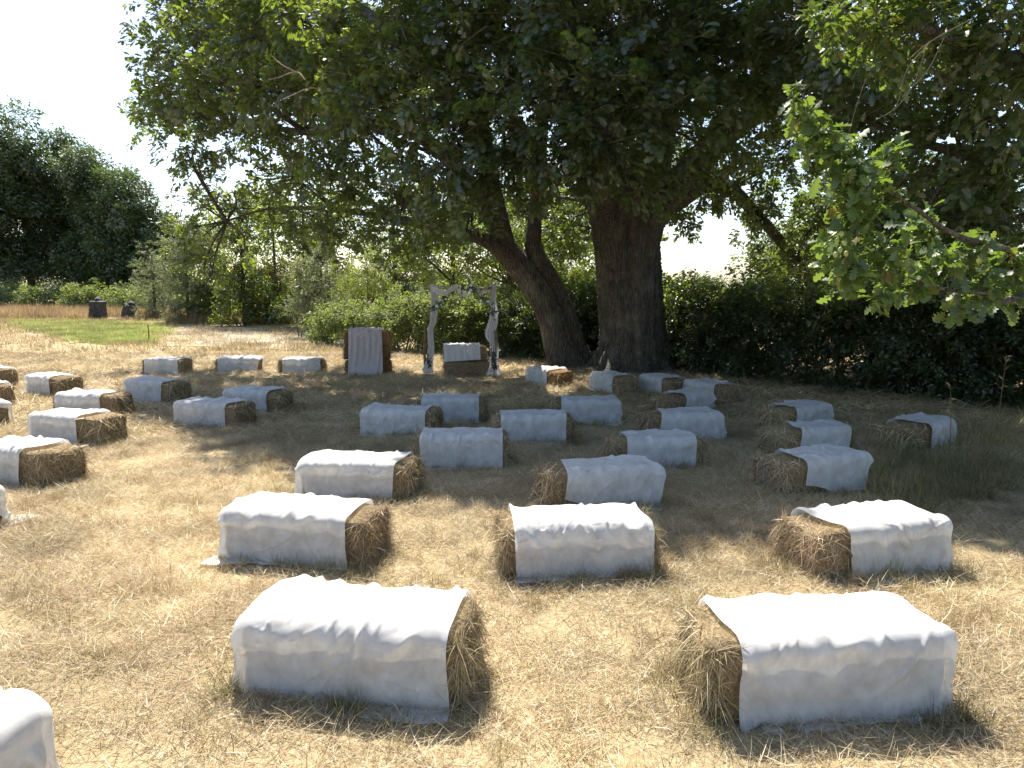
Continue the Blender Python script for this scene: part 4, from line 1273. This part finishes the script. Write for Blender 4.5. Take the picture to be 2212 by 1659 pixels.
def tree(name, label, cat, basep, top, blobs, srcs, mats, dens, r=.15, group=None, lean_=(0, 0), scl=(.75, 1.25), stems=1, trunkmat=None, out=.5):
    bs = np.array([basep[0], basep[1], float(gz(basep[0], basep[1]))])
    t = thing(name, label, cat, tuple(bs), group=group)
    paths = []
    for k in range(stems):
        off = rng.normal(size=3) * [.25, .2, 0] * (k > 0)
        e = np.array([basep[0] + lean_[0], basep[1] + lean_[1], top]) + off * 3
        pts = [bs + off + [0, 0, -.1], bs + off + (e - bs) * .35 + rng.normal(size=3) * r * .5 * [1, 1, 0], bs + off + (e - bs) * .7, e]
        rr = [r * 1.25, r, r * .7, r * .25]
        V, Q = tube(np.array(pts) - bs, rr, 12, .04, seed=int(rng.integers(999)))
        link("trunk" if r > .07 else "stem", mesh_np("trunk", V, Q, [trunkmat or M['bark']]), t)
        paths.append((pts, rr))
    twigs_to(t, bs, blobs, paths, M['bark'], r * .4, extra=1)
    crown(t, bs, blobs, srcs, mats, dens, scl, zmin=float(bs[2]) + .08, out=out)
    return t


def ball_blobs(c, rx, rz, n, r, ry=None, seed=0):
    gg = np.random.default_rng(seed); ry = ry or rx; out_ = []
    for _ in range(n):
        d = nrmz(gg.normal(size=3)); q = gg.random() ** .45
        out_.append((c[0] + d[0] * rx * q, c[1] + d[1] * ry * q, c[2] + d[2] * rz * q, r * gg.uniform(.7, 1.25)))
    return out_


# --- the dark row of trees on the far left
for k, (px_, py_, Y_, rx, rz, lab) in enumerate((
        (-70, 420, 58, 3.2, 5.6, "tall dark tree cut off by the left edge beyond the brambles"),
        (48, 415, 60, 3.0, 6.0, "tallest dark round-topped tree at the far left"),
        (135, 440, 62, 2.4, 5.6, "dark tree just right of the tallest far-left one"),
        (215, 452, 60, 2.5, 5.4, "dark middle tree of the far-left row"),
        (275, 500, 58, 2.0, 4.4, "dark tree with a stepped top right of the middle of the far-left row"),
        (335, 530, 60, 1.7, 3.8, "lowest dark tree at the right end of the far-left row"))):
    c = P(px_, py_, Y_)
    tree("dark_tree", lab, "tree", (c[0], c[1]), c[2] + rz * .6, ball_blobs(c, rx, rz, 40, 1.05, 2.4, seed=k) + ball_blobs(c - [0, 0, rz * .9], rx * 1.15, 2.2, 16, .85, 2.4, seed=k + 50),
         FARSP, [M['far'], M['twig']], 20, .24, "trees of the far-left row")
# --- airy trees between
for px_, py_, Y_, rx, rz, n, lab, mt, sp, dn in (
        (400, 560, 36, 1.5, 1.9, 12, "pale grey-green sallow tree below the oak's hanging leaves at far left", 'willow', WILSP, 60),
        (455, 540, 38, 1.6, 3.2, 16, "thin airy tree left of the bare stemmed one", 'mid', MIDSP, 26),
        (520, 530, 34, 1.4, 3.0, 15, "yellow-green airy tree with slim dark stem", 'mid', MIDSP, 26),
        (590, 520, 36, 1.2, 3.0, 12, "tree with dark ivy-clad stem and reddish dead leaves low down", 'mid', MIDSP, 24),
        (655, 500, 33, 1.5, 3.0, 12, "loose green tree behind the willow bush", 'mid', MIDSP, 24),
        (330, 590, 40, 1.3, 1.4, 8, "small pale bush tree at the foot of the dark row's right end", 'willow', WILSP, 50)):
    c = P(px_, py_, Y_)
    tree("airy_tree", lab, "tree", (c[0], c[1]), c[2] + rz * .7, ball_blobs(c, rx, rz, int(n * 1.5), .62, 1.3, seed=int(px_)) + ball_blobs((c[0], c[1], 1.3), rx * 1.1, 1.2, 14, .6, 1.2, seed=int(px_) + 1), sp, [M[mt], M['twig']], dn, .07, "airy trees at the field edge", scl=(.8, 1.3))
# --- backlit trees behind the trunks
for px_, py_, Y_, rx, rz, n, lab in (
        (720, 530, 33, 2.2, 3.2, 15, "backlit tree behind the bright round bush"),
        (850, 525, 32, 2.3, 3.2, 16, "backlit tree behind the tall stack"),
        (980, 520, 29, 2.1, 3.0, 17, "backlit tree behind the left post of the arch"),
        (1100, 515, 27, 1.9, 2.8, 18, "backlit tree showing between the arch and the leaning oak"),
        (1215, 510, 24.5, 1.3, 2.8, 16, "backlit tree showing between the two oak trunks")):
    c = P(px_, py_, Y_)
    tree("backlit_tree", lab, "tree", (c[0], c[1]), c[2] + rz * .7, ball_blobs(c, rx, rz, int(n * 1.6), .75, .9, seed=int(px_)), MIDSP, [M['mid'], M['twig']], 24, .1, "backlit trees behind the oaks", scl=(.7, 1.1))
fw = []
for k in range(150):
    a = -75 + k * 1.0
    fw.append((a, 92 + 6 * math.sin(a * .11) + rng.normal() * 1.5, 1.6 + rng.normal() * .3, rng.uniform(1.3, 2.2)))
p, r = fill(fw, 9, zmin=.7)
instancer("far_wood", FARSP, p, r, rng.uniform(.8, 1.4, len(p)), [M['far'], M['twig']])
c = P(1655, 590, 34)
tree("hazy_tree", "blue-green tree beyond the hedge right of the sky gap", "tree", (c[0], c[1]), c[2] + 1.5, ball_blobs(c, 1.5, 1.8, 16, .6, 1.2, seed=8), MIDSP, [M['far'], M['twig']], 40, .15)
c = P(1850, 520, 22)
tree("dark_tree", "dark tree standing behind the right part of the hedge", "tree", (c[0], c[1]), c[2] + 2, ball_blobs(c, 2.0, 2.6, 26, .8, 1.2, seed=9), MIDSP, [M['hedge'], M['twig']], 44, .2)
c = P(2080, 500, 18)
tree("dark_tree", "dark tree behind the hedge near the right edge", "tree", (c[0], c[1]), c[2] + 2, ball_blobs(c, 1.8, 2.4, 24, .75, 1.2, seed=10), MIDSP, [M['hedge'], M['twig']], 44, .2)
for px_, py_, Y_, r_, lab in ((1440, 645, 30, .7, "hazy yellow-green bush beyond the hedge beside the trunk"), (1500, 640, 31, .7, "hazy bush beyond the hedge in the middle of the sky gap"), (1560, 645, 30, .8, "hazy bush beyond the hedge at the right of the sky gap")):
    c = P(px_, py_, Y_)
    tree("field_bush", lab, "bush", (c[0], c[1]), c[2], ball_blobs(c - [0, 0, .2], r_, .5, 7, .4, seed=int(px_)), MIDSP, [M['bright'], M['twig']], 60, .06, "hazy bushes beyond the hedge", scl=(.5, .8))


def bush(name, label, cat, blobs, srcs, mat, dens, group=None, scl=(.7, 1.2), nst=7, out=.6, droop=.1):
    c0 = np.mean([b[:3] for b in blobs], 0); bs = np.array([c0[0], c0[1], float(gz(c0[0], c0[1]))])
    t = thing(name, label, cat, tuple(bs), group=group)
    gs = []
    for k in range(nst):
        b = blobs[int(rng.integers(len(blobs)))]
        r_ = np.array([b[0] + rng.normal() * .2, b[1] + rng.normal() * .2, float(gz(b[0], b[1])) - .05]); e = np.array(b[:3]) + rng.normal(size=3) * b[3] * .5
        V, Q = tube([r_, (r_ + e) / 2 + rng.normal(size=3) * .12, e], [.03, .02, .008], 5, sub=3); gs.append((V - bs, Q, 0))
    V, Q, _ = cat_geo(gs)
    link("stems", mesh_np("stems", V, Q, [M['bark']]), t, "stuff")
    crown(t, bs, blobs, srcs, [mat, M['twig']], dens, scl, "foliage", zmin=float(bs[2]) + .03, out=out, droop=droop)
    return t


# --- bushes along the field edge
bush("willow_bush", "grey-green willow bush left of the bright one at the field corner", "bush", B((660, 640, 27, .6), (690, 610, 27.5, .65), (655, 590, 27.5, .5), (690, 560, 28, .4), (720, 650, 27, .7), (645, 670, 27, .5), (690, 685, 26.5, .6)), WILSP, M['willow'], 150, nst=14, out=1.1, droop=-.5, scl=(.8, 1.4))
bush("bright_bush", "bright yellow-green feathery bush above the bramble bank", "bush", B((790, 610, 26, .62), (760, 640, 26, .55), (825, 620, 26.2, .5), (800, 570, 26.4, .42), (755, 600, 26.5, .4), (845, 645, 26, .5), (740, 585, 27, .3)), WILSP, M['bright'], 170, nst=14, out=1.1, droop=-.5, scl=(.7, 1.2))
for k, (lab, rows) in enumerate((
        ("sunlit bramble bank behind the tall bale stack", ((720, 690, 24, .6), (760, 690, 23.5, .6), (800, 690, 23, .65), (840, 690, 22.4, .65), (770, 715, 23, .5), (830, 725, 22, .5), (700, 710, 24.3, .5), (880, 665, 22, .55))),
        ("sunlit bramble bank seen through the wedding arch", ((890, 700, 21.6, .7), (930, 665, 21.3, .6), (960, 690, 21, .7), (1000, 665, 20.7, .6), (1020, 700, 20.4, .7), (1045, 680, 20.2, .6), (940, 730, 21, .6), (1000, 735, 20.4, .6))),
        ("shaded bramble bank between the arch and the leaning oak", ((1070, 700, 20, .7), (1100, 675, 19.8, .6), (1130, 710, 19.5, .7), (1160, 690, 19.3, .6), (1090, 740, 19.5, .6), (1150, 745, 19, .6), (1200, 700, 19, .7), (1250, 700, 18.8, .7), (1240, 750, 18.6, .6))))):
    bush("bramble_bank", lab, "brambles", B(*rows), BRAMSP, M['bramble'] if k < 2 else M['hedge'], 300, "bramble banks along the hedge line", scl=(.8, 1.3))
for k in range(7):
    px0 = -60 + k * 105
    rows = [(px0 + q * 26 + rng.normal() * 6, 642 + rng.normal() * 5, 54 + rng.normal() * 1.2 - k * 1.6, rng.uniform(.6, .95)) for q in range(4)]
    rows += [(px0 + q * 35, 652, 52.5 - k * 1.6, .65) for q in range(3)]
    bush("bramble_patch", ("pale bramble patch at the left edge below the dark trees", "pale bramble patch left of the two stumps", "pale bramble patch right behind the two stumps",
                           "pale bramble patch just right of the two stumps", "bramble patch in front of the pale sallow tree", "bramble patch with dark shade behind the long brown grass", "bramble patch beside the reddish dead bush")[k],
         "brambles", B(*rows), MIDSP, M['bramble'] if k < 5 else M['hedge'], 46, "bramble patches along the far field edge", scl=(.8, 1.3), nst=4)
bush("dead_bush", "rust-brown dead bush beside the long grass at the field edge", "bush", B((550, 640, 36, .35), (540, 655, 36, .3), (565, 655, 36, .35), (605, 655, 36, .25), (600, 580, 35, .35), (620, 610, 35, .35)), SMALLSP, M['rust'], 160, nst=6, scl=(1, 1.6))

for lab, x0, x1 in (("tall shaded hedge far behind the willow and bright bushes", -13.5, -6.5), ("tall shaded hedge far behind the arch", -6.2, 1.0), ("tall shaded hedge seen between the two oak trunks", 1.3, 7.0)):
    rows = []
    for x in np.arange(x0, x1, .7):
        for z_ in (.6, 1.5, 2.3):
            rows.append((x + rng.normal() * .2, 38 + rng.normal() * .5, .2 + z_ + rng.normal() * .2, rng.uniform(.6, .9)))
    bush("tall_hedge", lab, "hedge", rows, MIDSP, M['far'], 60, "hedges behind the oaks", nst=10)

# --- the dark hedge on the right
hb = []
hp = np.array([[1.6, 20.2], [3.6, 17.8], [5.2, 15.2], [6.8, 13.2], [8.0, 11.8], [9.6, 10.0], [11.5, 8.5]])
for t in np.linspace(0, len(hp) - 1.001, 46):
    i = int(t); q = hp[i] + (hp[i + 1] - hp[i]) * (t - i)
    for z_, r_ in ((.35, .55), (.95, .6), (1.45, .5)):
        hb.append((q[0] + rng.normal() * .28, q[1] + rng.normal() * .28, z_ + rng.normal() * .14, r_ * rng.uniform(.65, 1.25)))
for t in np.linspace(.4, len(hp) - 1.6, 16):
    i = int(t); q = hp[i] + (hp[i + 1] - hp[i]) * (t - i)
    hb.append((q[0] + rng.normal() * .2, q[1] + .3, 1.75 + rng.normal() * .12, .3))
bush("hedge", "dark overgrown hedge running along the right side behind the bales", "hedge", hb, SMALLSP, M['hedge'], 205, nst=60, scl=(.8, 1.4))
hroot = bpy.data.objects["hedge"]
hc = np.array(hroot.location)
crown(hroot, hc, [(b[0] + rng.normal() * .3, b[1] + rng.normal() * .3, b[2] + .25 + rng.normal() * .15, .3) for b in hb if b[2] > 1.3], MIDSP, [M['mid'], M['twig']], 90, (.5, .9), "lit_tone_top")  # lighter leaf colour along the hedge top imitates sunlight on its upper leaves

# --- stumps, stake, tall grass
for lab, px_, py_, Y_, h, r, tl in (("square dark grey weathered stump, left of the two in the long grass", 214, 690, 40, 1.0, .38, .03), ("smaller tilted dark stump, right of the two in the long grass", 277, 686, 40, .78, .33, .35)):
    c = P(px_, py_, Y_); bs = np.array([c[0], c[1], float(gz(c[0], c[1]))])
    t = thing("tree_stump", lab, "stump", tuple(bs), group="dark stumps in the long grass")
    V, Q = tube([(0, 0, -.1), (0, .01, h * .3), (tl * .3, 0, h * .65), (tl * .6, 0, h * .95), (tl * .62, 0, h)], [r * 1.05, r, r * .97, r * 1.02, r * .2], 28, .07, seed=int(px_), sub=5)
    link("trunk", mesh_np("trunk", V, Q, [M['stump']], smooth=False), t)
    V, Q = tube([(tl * .5 - .1, 0, h * .93), (tl * .6, 0, h * 1.02), (tl * .7 + .15, .05, h * .98)], [.12, .2, .1], 10, .1, seed=3, sub=3)
    link("cap", mesh_np("cap", V, Q, [M['stump']], smooth=False), t)
c = G(322, 738)
V, Q = tube([(0, 0, -.05), (.01, 0, .3), (-.005, 0, .62)], [.025, .022, .018], 8, .06)
o = link("wooden_stake", mesh_np("wooden_stake", V, Q, [M['stake']])); o.location = c
tag(o, "short dark wooden stake at the corner of the green lawn", "stake")

LONG = [blades(g, 70, .35, .25, .6, .016, 45, 88, .7) for _ in range(3)]
n = 2600
px_ = rng.uniform(-120, 700, n); py_ = rng.uniform(664, 701, n)
pp = np.array([G(a, b) for a, b in zip(px_, py_)])
kk = (pp[:, 1] < 52) & ~((pp[:, 1] < 40) & (px_ > 380) & (py_ > 700)) & ~((px_ < 370) & (py_ > 690)) & ~((np.abs(px_ - 245) < 62) & (pp[:, 1] < 41.5))
pp = pp[kk]
instancer("long_brown_grass", LONG, pp, flatrot(len(pp), .1), rng.uniform(.6, 1.25, len(pp)), [M['brown']])
# green blades round the bale feet and the rough grass on the right
WEED = [blades(g, 40, .10, .10, .28, .0035, 35, 88, .8) for _ in range(4)]
pts = []
for i in ids:
    x, y, yaw, L, H, *_ = BALES[i]
    if y > 12: continue
    a = math.radians(yaw); nn = 17 if y < 6 else 11
    for _ in range(nn):
        lx = rng.uniform(-L / 2 - .12, L / 2 + .12); ly = -BW / 2 - rng.uniform(.02, .12)
        if rng.random() < .3: lx = rng.choice([-1, 1]) * (L / 2 + rng.uniform(.04, .14)); ly = rng.uniform(-BW / 2, BW / 2)
        pts.append((x + math.cos(a) * lx - math.sin(a) * ly, y + math.sin(a) * lx + math.cos(a) * ly))
pts = np.array(pts)
instancer("green_grass", WEED, np.column_stack([pts, gz(pts[:, 0], pts[:, 1])]), flatrot(len(pts), .12), rng.uniform(.35, .75, len(pts)), [M['green']])
q = []
while len(q) < 200:
    a, b = rng.uniform(1860, 2300), rng.uniform(880, 1120)
    if b < 1150 - .25 * (a - 1860) and b > 1010 - .35 * (a - 1860):
        q.append(G(a, b))
q = np.array(q)
instancer("rough_grass", [blades(g, 26, .14, .15, .42, .005, 40, 88, .8) for _ in range(4)], q, flatrot(len(q), .15), rng.uniform(.5, 1.1, len(q)), [M['green']])
for px_, py_, h_, lab in ((1868, 990, .62, "tall dry grass stalk left of the far right bale"), (2050, 985, .8, "dry brown stalk bending at the far right bale"), (2150, 960, 1.1, "tall brown weed stalk by the hedge at the right edge")):
    c = G(px_, py_); ph = rng.normal() * .1
    V, Q = tube([(0, 0, 0), (ph * .3, 0, h_ * .5), (ph, .02, h_)], [.005, .004, .002], 5)
    sv, sq = leaf_geo(rng.uniform(.5, 1, (14, 1)) * [[ph, .02, h_]], rng.normal(size=(14, 3)) + [0, 0, 1.2], rng.normal(size=(14, 3)), np.full(14, .07), LANCE3)
    t = thing("dry_stalk", lab, "weed", tuple(c), group="dry stalks on the right")
    link("stem", mesh_np("stem", V, Q, [M['stake']]), t); link("seed_head", mesh_np("seed_head", sv, sq, [M['brown']]), t, "stuff")
